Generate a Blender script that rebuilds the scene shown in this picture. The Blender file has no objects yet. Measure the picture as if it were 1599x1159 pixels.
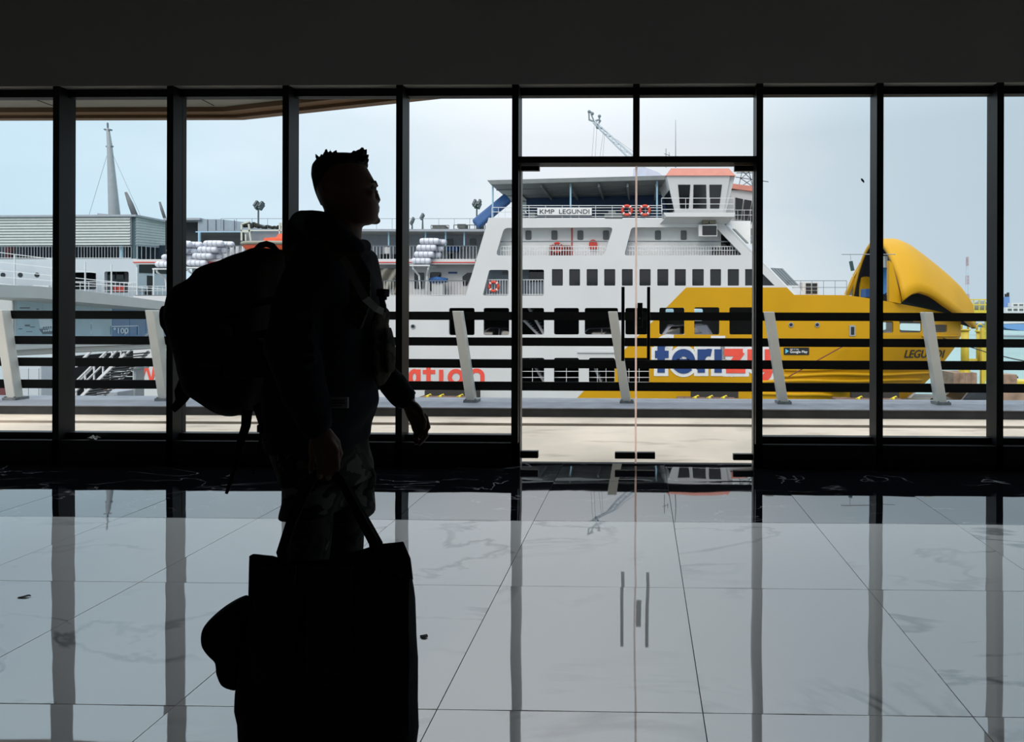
import bpy, bmesh, math, random
from mathutils import Vector, Matrix, noise
from mathutils.geometry import tessellate_polygon
random.seed(7)
SC = bpy.context.scene
COL = SC.collection
# ------------------------------------------------------------------ camera
FPX, PPX, PPY, EYE = 919.0, 985.5, 487.0, 1.2
PSI, RHO = math.atan(0.0169), 0.0025
FW = Vector((-math.sin(PSI), math.cos(PSI), 0)); RT = Vector((math.cos(PSI), math.sin(PSI), 0)); UP = Vector((0, 0, 1))
cam = bpy.data.cameras.new('camera'); cam_o = bpy.data.objects.new('camera', cam); COL.objects.link(cam_o)
cx_, cy_ = RT*math.cos(RHO)+UP*math.sin(RHO), -RT*math.sin(RHO)+UP*math.cos(RHO)
m = Matrix((cx_, cy_, -FW)).transposed().to_4x4(); m.translation = Vector((0, 0, EYE))
cam_o.matrix_world = m
cam.sensor_fit = 'HORIZONTAL'; cam.sensor_width = 36.0; cam.lens = FPX*36/1599
cam.shift_x = -(PPX-799.5)/1599; cam.shift_y = (PPY-579.5)/1599
cam.clip_end = 3000; cam.clip_start = 0.05
SC.camera = cam_o
SC.view_settings.view_transform = 'Standard'; SC.view_settings.look = 'None'
SC.view_settings.gamma = 1.0; SC.view_settings.exposure = 0.0; SC.view_settings.use_curve_mapping = False
# ------------------------------------------------------------------ colour helpers
def lin(c): c = c/255.0; return c/12.92 if c <= 0.04045 else ((c+0.055)/1.055)**2.4
def L(r, g, b, k=1.0): return (lin(r)*k, lin(g)*k, lin(b)*k, 1.0)
# ------------------------------------------------------------------ world: bright overcast sky
w = bpy.data.worlds.new('overcast_sky'); SC.world = w; w.use_nodes = True
nt = w.node_tree; nt.nodes.clear(); N = nt.nodes.new; K = nt.links.new
tc = N('ShaderNodeTexCoord'); sx = N('ShaderNodeSeparateXYZ'); K(tc.outputs['Generated'], sx.inputs[0])
def mth(op, a, b=None, c=None):
    n = N('ShaderNodeMath'); n.operation = op
    for i, v in enumerate((a, b, c)):
        if v is None: continue
        if isinstance(v, (int, float)): n.inputs[i].default_value = v
        else: K(v, n.inputs[i])
    return n.outputs[0]
mp = N('ShaderNodeMapping'); mp.inputs['Scale'].default_value = (1.0, 1.0, 2.6); mp.inputs['Location'].default_value = (3.1, 0.4, 1.7)
mp.inputs['Rotation'].default_value = (0, 0.25, 0)
K(tc.outputs['Generated'], mp.inputs[0])
nz = N('ShaderNodeTexNoise'); nz.inputs['Scale'].default_value = 2.3; nz.inputs['Detail'].default_value = 5; nz.inputs['Roughness'].default_value = 0.45
nz.inputs['Distortion'].default_value = 0.4
K(mp.outputs[0], nz.inputs['Vector'])
cl = mth('SUBTRACT', nz.outputs['Fac'], 0.5)
xs = mth('ADD', mth('ADD', sx.outputs['X'], mth('MULTIPLY', cl, 0.45)), mth('MULTIPLY', sx.outputs['Z'], 0.22))
rp = N('ShaderNodeValToRGB'); K(mth('MULTIPLY_ADD', xs, 0.5, 0.5), rp.inputs[0])
el = rp.color_ramp.elements
stops = [(-0.75, L(200, 229, 246)), (-0.45, L(216, 236, 248)), (-0.18, L(234, 240, 247)), (0.02, L(236, 240, 246)), (0.20, L(220, 230, 237)), (0.36, L(196, 212, 223)), (0.6, L(184, 203, 216))]
while len(el) < len(stops): el.new(0.5)
for e, (p, c) in zip(el, stops): e.position = p*0.5+0.5; e.color = c
rp.color_ramp.interpolation = 'B_SPLINE'
gain = mth('MULTIPLY_ADD', mth('MAXIMUM', mth('SUBTRACT', sx.outputs['Z'], 0.28), 0.0), 2.7, 1.0)
gain = mth('ADD', gain, mth('MULTIPLY', cl, 0.22))
vm = N('ShaderNodeVectorMath'); vm.operation = 'SCALE'; K(rp.outputs[0], vm.inputs[0]); K(gain, vm.inputs['Scale'])
bg = N('ShaderNodeBackground'); K(vm.outputs[0], bg.inputs[0]); bg.inputs[1].default_value = 1.05
ow = N('ShaderNodeOutputWorld'); K(bg.outputs[0], ow.inputs[0])
sun = bpy.data.lights.new('veiled_sun', 'SUN'); sun.energy = 1.6; sun.angle = math.radians(35); sun.color = (1.0, 0.91, 0.80)
sun_o = bpy.data.objects.new('veiled_sun', sun); COL.objects.link(sun_o); sun_o.rotation_euler = Vector((0.15, 0.72, -0.68)).to_track_quat('-Z', 'Y').to_euler()
# ------------------------------------------------------------------ pixel -> place in the hall / harbour
def ray(px, py):
    u, v = px-PPX, py-PPY
    return RT*(u*math.cos(RHO)+v*math.sin(RHO)) - UP*(-u*math.sin(RHO)+v*math.cos(RHO)) + FW*FPX
def at(px, py, Y):
    d = ray(px, py); p = d*(Y/d.y); p.z += EYE; return p
def ground(px, py, z=0.0):
    d = ray(px, py); p = d*((z-EYE)/d.z); p.z += EYE; return p
def X(px, Y, py=487): return at(px, py, Y).x
def Z(py, Y, px=1000): return at(px, py, Y).z
# ------------------------------------------------------------------ materials
MATS = {}
def mat(name, col, rough=0.6, metal=0.0, var=0.06, scale=3.0, ior=None, bump=0.0, bscale=40.0, spec=None):
    if name in MATS: return MATS[name]
    M = bpy.data.materials.new(name); M.use_nodes = True; t = M.node_tree; b = t.nodes['Principled BSDF']
    b.inputs['Roughness'].default_value = rough; b.inputs['Metallic'].default_value = metal
    if ior: b.inputs['IOR'].default_value = ior
    if spec is not None: b.inputs['Specular IOR Level'].default_value = spec
    c = t.nodes.new('ShaderNodeTexCoord'); n = t.nodes.new('ShaderNodeTexNoise'); n.inputs['Scale'].default_value = scale; n.inputs['Detail'].default_value = 4
    t.links.new(c.outputs['Object'], n.inputs['Vector'])
    r = t.nodes.new('ShaderNodeValToRGB'); t.links.new(n.outputs['Fac'], r.inputs[0])
    r.color_ramp.elements[0].position = 0.3; r.color_ramp.elements[1].position = 0.7
    r.color_ramp.elements[0].color = tuple(x*(1-var) for x in col[:3])+(1,)
    r.color_ramp.elements[1].color = tuple(min(1, x*(1+var)) for x in col[:3])+(1,)
    t.links.new(r.outputs[0], b.inputs['Base Color'])
    if bump > 0:
        n2 = t.nodes.new('ShaderNodeTexNoise'); n2.inputs['Scale'].default_value = bscale; t.links.new(c.outputs['Object'], n2.inputs['Vector'])
        bp = t.nodes.new('ShaderNodeBump'); bp.inputs['Strength'].default_value = bump; bp.inputs['Distance'].default_value = 0.01
        t.links.new(n2.outputs['Fac'], bp.inputs['Height']); t.links.new(bp.outputs[0], b.inputs['Normal'])
    MATS[name] = M; return M
def glass_mat(name, tint=(0.99, 0.995, 0.993), refl=1.0):
    M = bpy.data.materials.new(name); M.use_nodes = True; t = M.node_tree; t.nodes.clear()
    o = t.nodes.new('ShaderNodeOutputMaterial'); mx = t.nodes.new('ShaderNodeMixShader')
    tr = t.nodes.new('ShaderNodeBsdfTransparent'); tr.inputs[0].default_value = tint+(1,)
    gl = t.nodes.new('ShaderNodeBsdfGlossy'); gl.inputs['Roughness'].default_value = 0.0
    lw = t.nodes.new('ShaderNodeLayerWeight'); lw.inputs[0].default_value = 0.5
    p5 = t.nodes.new('ShaderNodeMath'); p5.operation = 'POWER'; p5.inputs[1].default_value = 5.0; t.links.new(lw.outputs['Facing'], p5.inputs[0])
    fr = t.nodes.new('ShaderNodeMath'); fr.operation = 'MULTIPLY_ADD'; fr.inputs[1].default_value = 0.6; fr.inputs[2].default_value = 0.015; t.links.new(p5.outputs[0], fr.inputs[0])
    t.links.new(fr.outputs[0], mx.inputs[0]); t.links.new(tr.outputs[0], mx.inputs[1]); t.links.new(gl.outputs[0], mx.inputs[2]); t.links.new(mx.outputs[0], o.inputs[0])
    MATS[name] = M; return M
def marble(name, base, vein, ior, width, vscale, rough=0.02, strength=0.8, base2=None):
    M = bpy.data.materials.new(name); M.use_nodes = True; t = M.node_tree; b = t.nodes['Principled BSDF']; n = t.nodes.new; k = t.links.new
    tc = n('ShaderNodeTexCoord'); oi = n('ShaderNodeObjectInfo')
    ad = n('ShaderNodeVectorMath'); ad.operation = 'MULTIPLY_ADD'
    cb = n('ShaderNodeCombineXYZ')
    for i, s in enumerate((37.0, 91.0, 53.0)):
        mm = n('ShaderNodeMath'); mm.operation = 'MULTIPLY'; mm.inputs[1].default_value = s; k(oi.outputs['Random'], mm.inputs[0]); k(mm.outputs[0], cb.inputs[i])
    ad.inputs[1].default_value = (1, 1, 1); k(tc.outputs['Object'], ad.inputs[0]); k(cb.outputs[0], ad.inputs[2])
    ro = n('ShaderNodeMapping'); ro.inputs['Rotation'].default_value = (0, 0, 0.5); ro.inputs['Scale'].default_value = (0.7, 1.5, 1); k(ad.outputs[0], ro.inputs[0])
    n1 = n('ShaderNodeTexNoise'); n1.inputs['Scale'].default_value = vscale; n1.inputs['Detail'].default_value = 5; n1.inputs['Distortion'].default_value = 0.7; n1.inputs['Roughness'].default_value = 0.5; k(ro.outputs[0], n1.inputs['Vector'])
    s = n('ShaderNodeMath'); s.operation = 'SUBTRACT'; s.inputs[1].default_value = 0.52; k(n1.outputs['Fac'], s.inputs[0])
    a = n('ShaderNodeMath'); a.operation = 'ABSOLUTE'; k(s.outputs[0], a.inputs[0])
    mr = n('ShaderNodeMapRange'); mr.interpolation_type = 'SMOOTHSTEP'; mr.inputs['From Min'].default_value = 0; mr.inputs['From Max'].default_value = width; mr.inputs['To Min'].default_value = strength; mr.inputs['To Max'].default_value = 0; k(a.outputs[0], mr.inputs['Value'])
    n2 = n('ShaderNodeTexNoise'); n2.inputs['Scale'].default_value = vscale*0.9; k(ad.outputs[0], n2.inputs['Vector'])
    m2 = n('ShaderNodeMapRange'); m2.inputs['From Min'].default_value = 0.44; m2.inputs['From Max'].default_value = 0.62; k(n2.outputs['Fac'], m2.inputs['Value'])
    mu = n('ShaderNodeMath'); mu.operation = 'MULTIPLY'; k(mr.outputs[0], mu.inputs[0]); k(m2.outputs[0], mu.inputs[1])
    mx = n('ShaderNodeMix'); mx.data_type = 'RGBA'; k(mu.outputs[0], mx.inputs['Factor']); mx.inputs['A'].default_value = base; mx.inputs['B'].default_value = vein
    k(mx.outputs['Result'], b.inputs['Base Color'])
    b.inputs['Roughness'].default_value = rough; b.inputs['IOR'].default_value = ior
    MATS[name] = M; return M
# ------------------------------------------------------------------ object helpers
WORG = {}
def link(name, me, m=None, parent=None, loc=None):
    o = bpy.data.objects.new(name, me); COL.objects.link(o)
    if m is not None: me.materials.clear(); me.materials.append(m)
    if parent is not None:
        o.parent = parent; o.location = -WORG[parent] if loc is None else Vector(loc)-WORG[parent]
    elif loc is not None: o.location = Vector(loc)
    WORG[o] = Vector(loc) if loc is not None else Vector((0, 0, 0))
    return o
def tag(o, label=None, cat=None, group=None, kind=None):
    for k_, v in (('label', label), ('category', cat), ('group', group), ('kind', kind)):
        if v: o[k_] = v
    return o
def thing(name, label, cat, loc, group=None, kind=None):
    o = bpy.data.objects.new(name, None); COL.objects.link(o); o.location = Vector(loc); WORG[o] = Vector(loc); o.empty_display_size = 0.2
    return tag(o, label, cat, group, kind)
def struct(name, loc=(0, 0, 0)):
    o = bpy.data.objects.new(name, None); COL.objects.link(o); o.location = Vector(loc); WORG[o] = Vector(loc); o['kind'] = 'structure'; return o
def dup(root, loc, label=None):
    r = root.copy(); COL.objects.link(r); r.location = Vector(loc); WORG[r] = Vector(loc)
    if label: r['label'] = label
    for ch in list(root.children):
        c = ch.copy(); COL.objects.link(c); c.parent = r
        for g in list(ch.children):
            d = g.copy(); COL.objects.link(d); d.parent = c
    return r
class MB:
    def __init__(s): s.v, s.f = [], []
    def add(s, vs, fs):
        o = len(s.v); s.v += [Vector(p) for p in vs]; s.f += [tuple(i+o for i in f) for f in fs]; return s
    def box(s, a, b):
        (x0, y0, z0), (x1, y1, z1) = a, b
        return s.add([(x0,y0,z0),(x1,y0,z0),(x1,y1,z0),(x0,y1,z0),(x0,y0,z1),(x1,y0,z1),(x1,y1,z1),(x0,y1,z1)],
                     [(0,3,2,1),(4,5,6,7),(0,1,5,4),(1,2,6,5),(2,3,7,6),(3,0,4,7)])
    def hexa(s, lo, hi):   # two quads, counter-clockwise from above
        return s.add(list(lo)+list(hi), [(0,3,2,1),(4,5,6,7),(0,1,5,4),(1,2,6,5),(2,3,7,6),(3,0,4,7)])
    def bar(s, a, b, w, d=None, up=(0, 1, 0)):
        a, b = Vector(a), Vector(b); d = w if d is None else d; t = (b-a).normalized(); u = Vector(up)
        if abs(t.dot(u)) > 0.98: u = Vector((1, 0, 0))
        r = t.cross(u).normalized(); u = r.cross(t).normalized(); r *= w/2; u *= d/2
        vs = [a-r-u, a+r-u, a+r+u, a-r+u, b-r-u, b+r-u, b+r+u, b-r+u]
        return s.add(vs, [(0,3,2,1),(4,5,6,7),(0,1,5,4),(1,2,6,5),(2,3,7,6),(3,0,4,7)])
    def tube(s, pts, r, n=8, closed=False):
        pts = [Vector(p) for p in pts]; rs = r if isinstance(r, (list, tuple)) else [r]*len(pts); o = len(s.v); k = len(pts)
        for i, p in enumerate(pts):
            t = (pts[(i+1) % k] if (closed or i < k-1) else p) - (pts[i-1] if (closed or i > 0) else p)
            t = t.normalized() if t.length > 1e-9 else Vector((0, 0, 1)); u = Vector((0, 0, 1)) if abs(t.z) < 0.9 else Vector((0, 1, 0))
            a = t.cross(u).normalized(); c = a.cross(t).normalized()
            for j in range(n):
                q = 2*math.pi*j/n; s.v.append(p+(a*math.cos(q)+c*math.sin(q))*rs[i])
        for i in range(k if closed else k-1):
            i2 = (i+1) % k
            for j in range(n): s.f.append((o+i*n+j, o+i*n+(j+1) % n, o+i2*n+(j+1) % n, o+i2*n+j))
        if not closed: s.f.append(tuple(o+j for j in range(n-1, -1, -1))); s.f.append(tuple(o+(k-1)*n+j for j in range(n)))
        return s
    def limb(s, pts, rs, n=12):
        P, R_ = [Vector(p) for p in pts], list(rs)
        t0 = (P[0]-P[1]).normalized(); t1 = (P[-1]-P[-2]).normalized(); a, ra, b, rb = P[0], R_[0], P[-1], R_[-1]
        pre = [a+t0*ra*q for q in (0.98, 0.8, 0.45)]; prr = [ra*q for q in (0.15, 0.6, 0.9)]
        post = [b+t1*rb*q for q in (0.45, 0.8, 0.98)]; por = [rb*q for q in (0.9, 0.6, 0.15)]
        return s.tube(pre+P+post, prr+R_+por, n)
    def loft(s, rings, cap=True):
        o = len(s.v); n = len(rings[0])
        for r in rings: s.v += [Vector(p) for p in r]
        for i in range(len(rings)-1):
            for j in range(n): s.f.append((o+i*n+j, o+i*n+(j+1) % n, o+(i+1)*n+(j+1) % n, o+(i+1)*n+j))
        if cap: s.f.append(tuple(o+j for j in range(n-1, -1, -1))); s.f.append(tuple(o+(len(rings)-1)*n+j for j in range(n)))
        return s
    def ball(s, c, r, n=12, k=8, axis=None):
        c = Vector(c); rx, ry, rz = (r, r, r) if isinstance(r, (int, float)) else r; rings = []
        for i in range(k+1):
            a = -math.pi/2+math.pi*i/k; ca = max(math.cos(a), 0.02)
            rings.append([c+Vector((rx*ca*math.cos(2*math.pi*j/n), ry*ca*math.sin(2*math.pi*j/n), rz*math.sin(a))) for j in range(n)])
        return s.loft(rings)
    def mesh(s, name, smooth=False, recalc=True):
        me = bpy.data.meshes.new(name); me.from_pydata([tuple(v) for v in s.v], [], s.f)
        if recalc:
            bm = bmesh.new(); bm.from_mesh(me); bmesh.ops.recalc_face_normals(bm, faces=bm.faces); bm.to_mesh(me); bm.free()
        if smooth:
            for p in me.polygons: p.use_smooth = True
        me.update(); return me
    def build(s, name, m, parent=None, smooth=False, loc=None):
        return link(name, s.mesh(name, smooth), m, parent, loc)
def bevel_mesh(me, w=0.01, seg=2):
    bm = bmesh.new(); bm.from_mesh(me); bmesh.ops.bevel(bm, geom=list(bm.edges), offset=w, segments=seg, affect='EDGES', profile=0.6); bm.to_mesh(me); bm.free(); return me
def rrect(x0, y0, x1, y1, r=3, n=3):
    return rpoly([(x0, y0), (x1, y0), (x1, y1), (x0, y1)], r, n)
def rpoly(pts, r, n=3):
    out = []; k = len(pts)
    for i in range(k):
        p, a, b = Vector(pts[i]), Vector(pts[i-1]), Vector(pts[(i+1) % k]); da, db = (a-p), (b-p); q = min(r, da.length/2.2, db.length/2.2)
        s_, e_ = p+da.normalized()*q, p+db.normalized()*q
        for j in range(n+1):
            t = j/n; v = s_*(1-t)**2+p*2*t*(1-t)+e_*t*t; out.append((v.x, v.y))
    return out
def plate(name, loops, Y, thick, m, parent=None, cuts=(), mirror=None, smooth=False):
    """a slab whose outline (and holes) is measured on the photograph and stands at depth Y (a number or a function of px, py)"""
    Yf = Y if callable(Y) else (lambda x, y: Y)
    loops = [[Vector((x, y, 0)) for x, y in lp] for lp in loops]
    flat = [p for lp in loops for p in lp]; tris = tessellate_polygon(loops)
    bm = bmesh.new(); vs = [bm.verts.new(p) for p in flat]
    for t in tris:
        try: bm.faces.new([vs[i] for i in t])
        except ValueError: pass
    for c in cuts:
        bmesh.ops.bisect_plane(bm, geom=list(bm.verts)+list(bm.edges)+list(bm.faces), plane_co=(c, 0, 0), plane_no=(1, 0, 0))
    bm.verts.ensure_lookup_table(); bm.faces.ensure_lookup_table(); bm.verts.index_update()
    A = [at(v.co.x, v.co.y, Yf(v.co.x, v.co.y)) for v in bm.verts]; n = len(A); B = [a+Vector((0, thick, 0)) for a in A]
    F = []
    for f in bm.faces:
        i = [v.index for v in f.verts]; F.append(tuple(i)); F.append(tuple(x+n for x in reversed(i)))
    for e in bm.edges:
        if len(e.link_faces) == 1: a, b = e.verts[0].index, e.verts[1].index; F.append((a, b, b+n, a+n))
    bm.free(); mb = MB(); V = A+B
    if mirror is not None: V = [Vector((p.x, 2*mirror-p.y, p.z)) for p in V]
    mb.add(V, F); return link(name, mb.mesh(name, smooth), m, parent)
def letters(name, text, box, Y, m, parent, off=0.0, depth=0.02, shear=0.0, grow=0.0, space=1.0):
    cu = bpy.data.curves.new('lettering', 'FONT'); cu.body = text; cu.offset = off; cu.resolution_u = 4; cu.space_character = space; cu.extrude = 0.01; cu.shear = shear
    t = bpy.data.objects.new('lettering', cu); COL.objects.link(t); dg = bpy.context.evaluated_depsgraph_get()
    me = bpy.data.meshes.new_from_object(t.evaluated_get(dg)); bpy.data.objects.remove(t); bpy.data.curves.remove(cu)
    xs_ = [v.co.x for v in me.vertices]; ys_ = [v.co.y for v in me.vertices]; x0, x1, y0, y1 = min(xs_), max(xs_), min(ys_), max(ys_)
    a, b, c, d = box; Yf = Y if callable(Y) else (lambda x, y: Y)
    for v in me.vertices:
        u = (v.co.x-x0)/(x1-x0); q = (v.co.y-y0)/(y1-y0); px = a-grow+(c-a+2*grow)*u; py = d+grow-(d-b+2*grow)*q
        p = at(px, py, Yf(px, py)); p.y += -depth if v.co.z > 0 else 0.002; v.co = p
    me.name = name; return link(name, me, m, parent)
def arc(cx, cy, rx, ry, a0, a1, n=14):
    return [(cx+rx*math.cos(math.radians(a0+(a1-a0)*i/n)), cy-ry*math.sin(math.radians(a0+(a1-a0)*i/n))) for i in range(n+1)]
def stroke_letter(name, strokes, w, Y, m, parent, grow=0.0, depth=0.02):
    mb = MB(); h = w/2+grow
    for k_, st in enumerate(strokes):
        P_ = [Vector((x, y, 0)) for x, y in st]
        if grow: P_[0] = P_[0]+(P_[0]-P_[1]).normalized()*grow; P_[-1] = P_[-1]+(P_[-1]-P_[-2]).normalized()*grow
        A, B = [], []
        for i, p in enumerate(P_):
            d0 = (p-P_[i-1]).normalized() if i else (P_[1]-p).normalized(); d1 = (P_[i+1]-p).normalized() if i < len(P_)-1 else d0
            t = (d0+d1).normalized(); nr = Vector((-t.y, t.x, 0)); k = h/max(0.5, nr.dot(Vector((-d0.y, d0.x, 0)))); A.append(p+nr*k); B.append(p-nr*k)
        rg = []
        for a, b in zip(A, B):
            yk = Y+0.006*k_; p, q = at(a.x, a.y, yk), at(b.x, b.y, yk); rg.append([p, q, q+Vector((0, depth, 0)), p+Vector((0, depth, 0))])
        mb.loft(rg)
    return mb.build(name, m, parent)
def fuse(name, mb, voxel, m, parent=None, it=4, loc=None, disp=0.0, dscale=8.0):
    me = mb.mesh('tmp'); t = bpy.data.objects.new('tmp', me); COL.objects.link(t)
    r = t.modifiers.new('r', 'REMESH'); r.mode = 'VOXEL'; r.voxel_size = voxel
    if it: s_ = t.modifiers.new('s', 'SMOOTH'); s_.iterations = it; s_.factor = 0.5
    dg = bpy.context.evaluated_depsgraph_get(); out = bpy.data.meshes.new_from_object(t.evaluated_get(dg)); bpy.data.objects.remove(t); bpy.data.meshes.remove(me)
    if disp:
        nn = [v.normal.copy() for v in out.vertices]
        for v, q in zip(out.vertices, nn): v.co += q*disp*noise.noise(v.co*dscale)
    for p in out.polygons: p.use_smooth = True
    out.name = name; return link(name, out, m, parent, loc)
def proj_x(p):
    r = p-Vector((0, 0, EYE)); w_ = r.dot(FW); u, v = FPX*r.dot(RT)/w_, -FPX*r.dot(UP)/w_; return PPX+u*math.cos(RHO)-v*math.sin(RHO)
def fit_ring(py, xl, xr, hd, yc, n, ex):
    a, b = at(xl, py, yc), at(xr, py, yc); c, hw, z = (a.x+b.x)/2, max((b.x-a.x)/2, 0.004), (a.z+b.z)/2; k_ = yc/FPX; hd = min(hd, 0.4*(xr-xl)*yc/abs((xl+xr)/2-1002)+0.002)
    for it in range(5):
        rg = []
        for k in range(n):
            q = 2*math.pi*k/n; cs, sn = math.cos(q), math.sin(q); rg.append(Vector((c+hw*math.copysign(abs(cs)**(2/ex), cs), yc+hd*math.copysign(abs(sn)**(2/ex), sn), z)))
        ps = [proj_x(p) for p in rg]; el_, er = xl-min(ps), xr-max(ps); c += (el_+er)/2*k_*0.9; hw = max(0.004, hw+(er-el_)/2*k_*0.9)
    return rg
def rows_loft(mb, rows, n=28, ex=2.4, sub=4):
    """rows: (py, x-left, x-right, half depth, depth of centre) measured down the figure; interpolated smoothly"""
    R_ = []
    for i in range(len(rows)-1):
        p0, p1, p2, p3 = rows[max(i-1, 0)], rows[i], rows[i+1], rows[min(i+2, len(rows)-1)]
        for j in range(sub):
            t = j/sub
            R_.append([0.5*((2*b)+(-a+c)*t+(2*a-5*b+4*c-d)*t*t+(-a+3*b-3*c+d)*t**3) for a, b, c, d in zip(p0, p1, p2, p3)])
    R_.append(list(rows[-1])); rings = []
    for py, xl, xr, hd, yc in R_: rings.append(fit_ring(py, xl, xr, max(hd, 0.004), yc, n, ex))
    return mb.loft(rings)
# ------------------------------------------------------------------ palette
BLACK = mat('black_powder_coat', (0.0055, 0.0058, 0.0066, 1), 0.45, spec=0.3)
RAILBLK = mat('matt_black_rail', (0.0045, 0.0045, 0.0045, 1), 0.75, spec=0.04)
STEELBLK = mat('black_steel', (0.012, 0.012, 0.012, 1), 0.45)
DARKWALL = mat('dark_wall_paint', (0.34, 0.335, 0.31, 1), 0.85, var=0.04, scale=1.2)
DARKROOM = mat('dark_room_paint', (0.30, 0.30, 0.29, 1), 0.9)
GROUT = mat('dark_grout', (0.03, 0.03, 0.03, 1), 0.9)
GLASS = glass_mat('clear_glass')
TILE_W = marble('white_marble_tile', (0.91, 0.87, 0.84, 1), (0.30, 0.295, 0.29, 1), 2.35, 0.026, 1.15, strength=0.85)
TILE_B = marble('black_marble_tile', (0.006, 0.006, 0.008, 1), (0.40, 0.40, 0.42, 1), 3.5, 0.007, 1.7, strength=0.8)
SOFFIT = mat('soffit_panel', L(150, 150, 143), 0.8); FASCIA = mat('brown_fascia', L(120, 92, 62), 0.6)
CREAM = mat('cream_walkway_paint', (0.83, 0.66, 0.51, 1), 0.75, var=0.16, scale=1.1)
t_ = CREAM.node_tree; bs_ = t_.nodes['Principled BSDF']; src = bs_.inputs['Base Color'].links[0].from_socket
tc_ = t_.nodes.new('ShaderNodeTexCoord'); mp_ = t_.nodes.new('ShaderNodeMapping'); mp_.inputs['Scale'].default_value = (0.9, 3.2, 1); t_.links.new(tc_.outputs['Object'], mp_.inputs[0])
n_ = t_.nodes.new('ShaderNodeTexNoise'); n_.inputs['Scale'].default_value = 1.3; n_.inputs['Detail'].default_value = 7; n_.inputs['Roughness'].default_value = 0.6; t_.links.new(mp_.outputs[0], n_.inputs['Vector'])
r_ = t_.nodes.new('ShaderNodeMapRange'); r_.inputs['From Min'].default_value = 0.56; r_.inputs['From Max'].default_value = 0.80; r_.inputs['To Max'].default_value = 0.9; t_.links.new(n_.outputs['Fac'], r_.inputs['Value'])
x_ = t_.nodes.new('ShaderNodeMix'); x_.data_type = 'RGBA'; t_.links.new(r_.outputs[0], x_.inputs['Factor']); t_.links.new(src, x_.inputs['A']); x_.inputs['B'].default_value = (0.36, 0.25, 0.17, 1); t_.links.new(x_.outputs['Result'], bs_.inputs['Base Color'])
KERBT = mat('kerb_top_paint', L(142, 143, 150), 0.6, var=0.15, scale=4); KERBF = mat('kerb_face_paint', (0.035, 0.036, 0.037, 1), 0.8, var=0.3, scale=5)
WPOST = mat('white_post_paint', (0.59, 0.57, 0.52, 1), 0.55, var=0.04)
# ------------------------------------------------------------------ room shell
YG = 4.63; YF = 4.54; YB = 4.675      # glass, front and back of the mullions
ZT = Z(150, YG); ZB = Z(131, YF); ZS = 0.18
fl = MB().box((-7.5, -9, -0.30), (6.5, YB+0.05, -0.008)).build('floor', GROUT); fl['kind'] = 'structure'
TX0, TY0, P = 0.188, 1.764, 0.80
def tile_mesh(i, sy=1.0):
    rnd = random.Random(i+3); n = 8; h = P/2-0.0016; mb = MB(); vs = []; ph = Vector((i*7.3, i*3.1, 0))
    for a in range(n+1):
        for b in range(n+1):
            u, v = -1+2*a/n, -1+2*b/n; u = math.copysign(abs(u)**0.8, u); v = math.copysign(abs(v)**0.8, v); e = max(abs(u), abs(v))
            vs.append((u*h, v*h*sy, 0.0008*noise.noise(Vector((u, v, 0))*1.9+ph)-(0.0002*max(0, (e-0.8)/0.2)**2)))
    fs = [(a*(n+1)+b, (a+1)*(n+1)+b, (a+1)*(n+1)+b+1, a*(n+1)+b+1) for a in range(n) for b in range(n)]
    mb.add(vs, fs); k = (n+1)*(n+1)
    rim = [a*(n+1) for a in range(n+1)]+[n*(n+1)+b for b in range(1, n+1)]+[a*(n+1)+n for a in range(n-1, -1, -1)]+[b for b in range(n-1, 0, -1)]
    q = len(rim); nf = len(mb.f)
    mb.add([tuple(mb.v[r]) for r in rim]+[(mb.v[r].x, mb.v[r].y, -0.0075) for r in rim], [(j, q+j, q+(j+1) % q, (j+1) % q) for j in range(q)])
    me = mb.mesh('tile', False, False)
    for i_ in range(nf): me.polygons[i_].use_smooth = True
    return me
WT = [tile_mesh(i) for i in range(5)]; BT = [tile_mesh(10+i) for i in range(4)]; BE = [tile_mesh(20+i, 0.60) for i in range(3)]
for t in WT: t.materials.append(TILE_W)
for t in BT+BE: t.materials.append(TILE_B)
rt = random.Random(11)
for r in range(-2, 5):
    for c in range(-9, 8):
        x, y = TX0+(c+0.5)*P, TY0+(r+0.5)*P
        if r < 2: me = rt.choice(WT); nm = 'tile'
        elif r == 2: me = rt.choice(BT); nm = 'marble_tile'
        elif r == 3: me = rt.choice(BE); nm = 'marble_tile'; y = TY0+3*P+0.6*P/2
        else: continue
        o = bpy.data.objects.new(nm, me); COL.objects.link(o); o.parent = fl; o.location = (x, y, 0)
        o.rotation_euler = (rt.uniform(-1, 1)*0.0008, rt.uniform(-1, 1)*0.0008, rt.choice((0, math.pi)))
bk = MB().box((-7.5, -9, -0.008), (6.5, TY0-2*P-0.004, -0.0005)).build('tile_field', TILE_W, fl)
for nm, a, b, mm in (('ceiling', (-7.5, -9, 4.4), (6.5, YB+0.1, 4.6), DARKROOM), ('wall_back', (-7.5, -9.2, -0.3), (6.5, -9, 4.6), DARKROOM), ('wall_left', (-7.7, -9.2, -0.3), (-7.5, YB+0.1, 4.6), DARKROOM),
                     ('wall_right', (6.5, -9.2, -0.3), (6.7, YB+0.1, 4.6), DARKROOM), ('wall_front', (-7.5, YF, ZB), (6.5, YB+0.1, 4.4), DARKWALL)):
    MB().box(a, b).build(nm, mm)['kind'] = 'structure'
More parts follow.
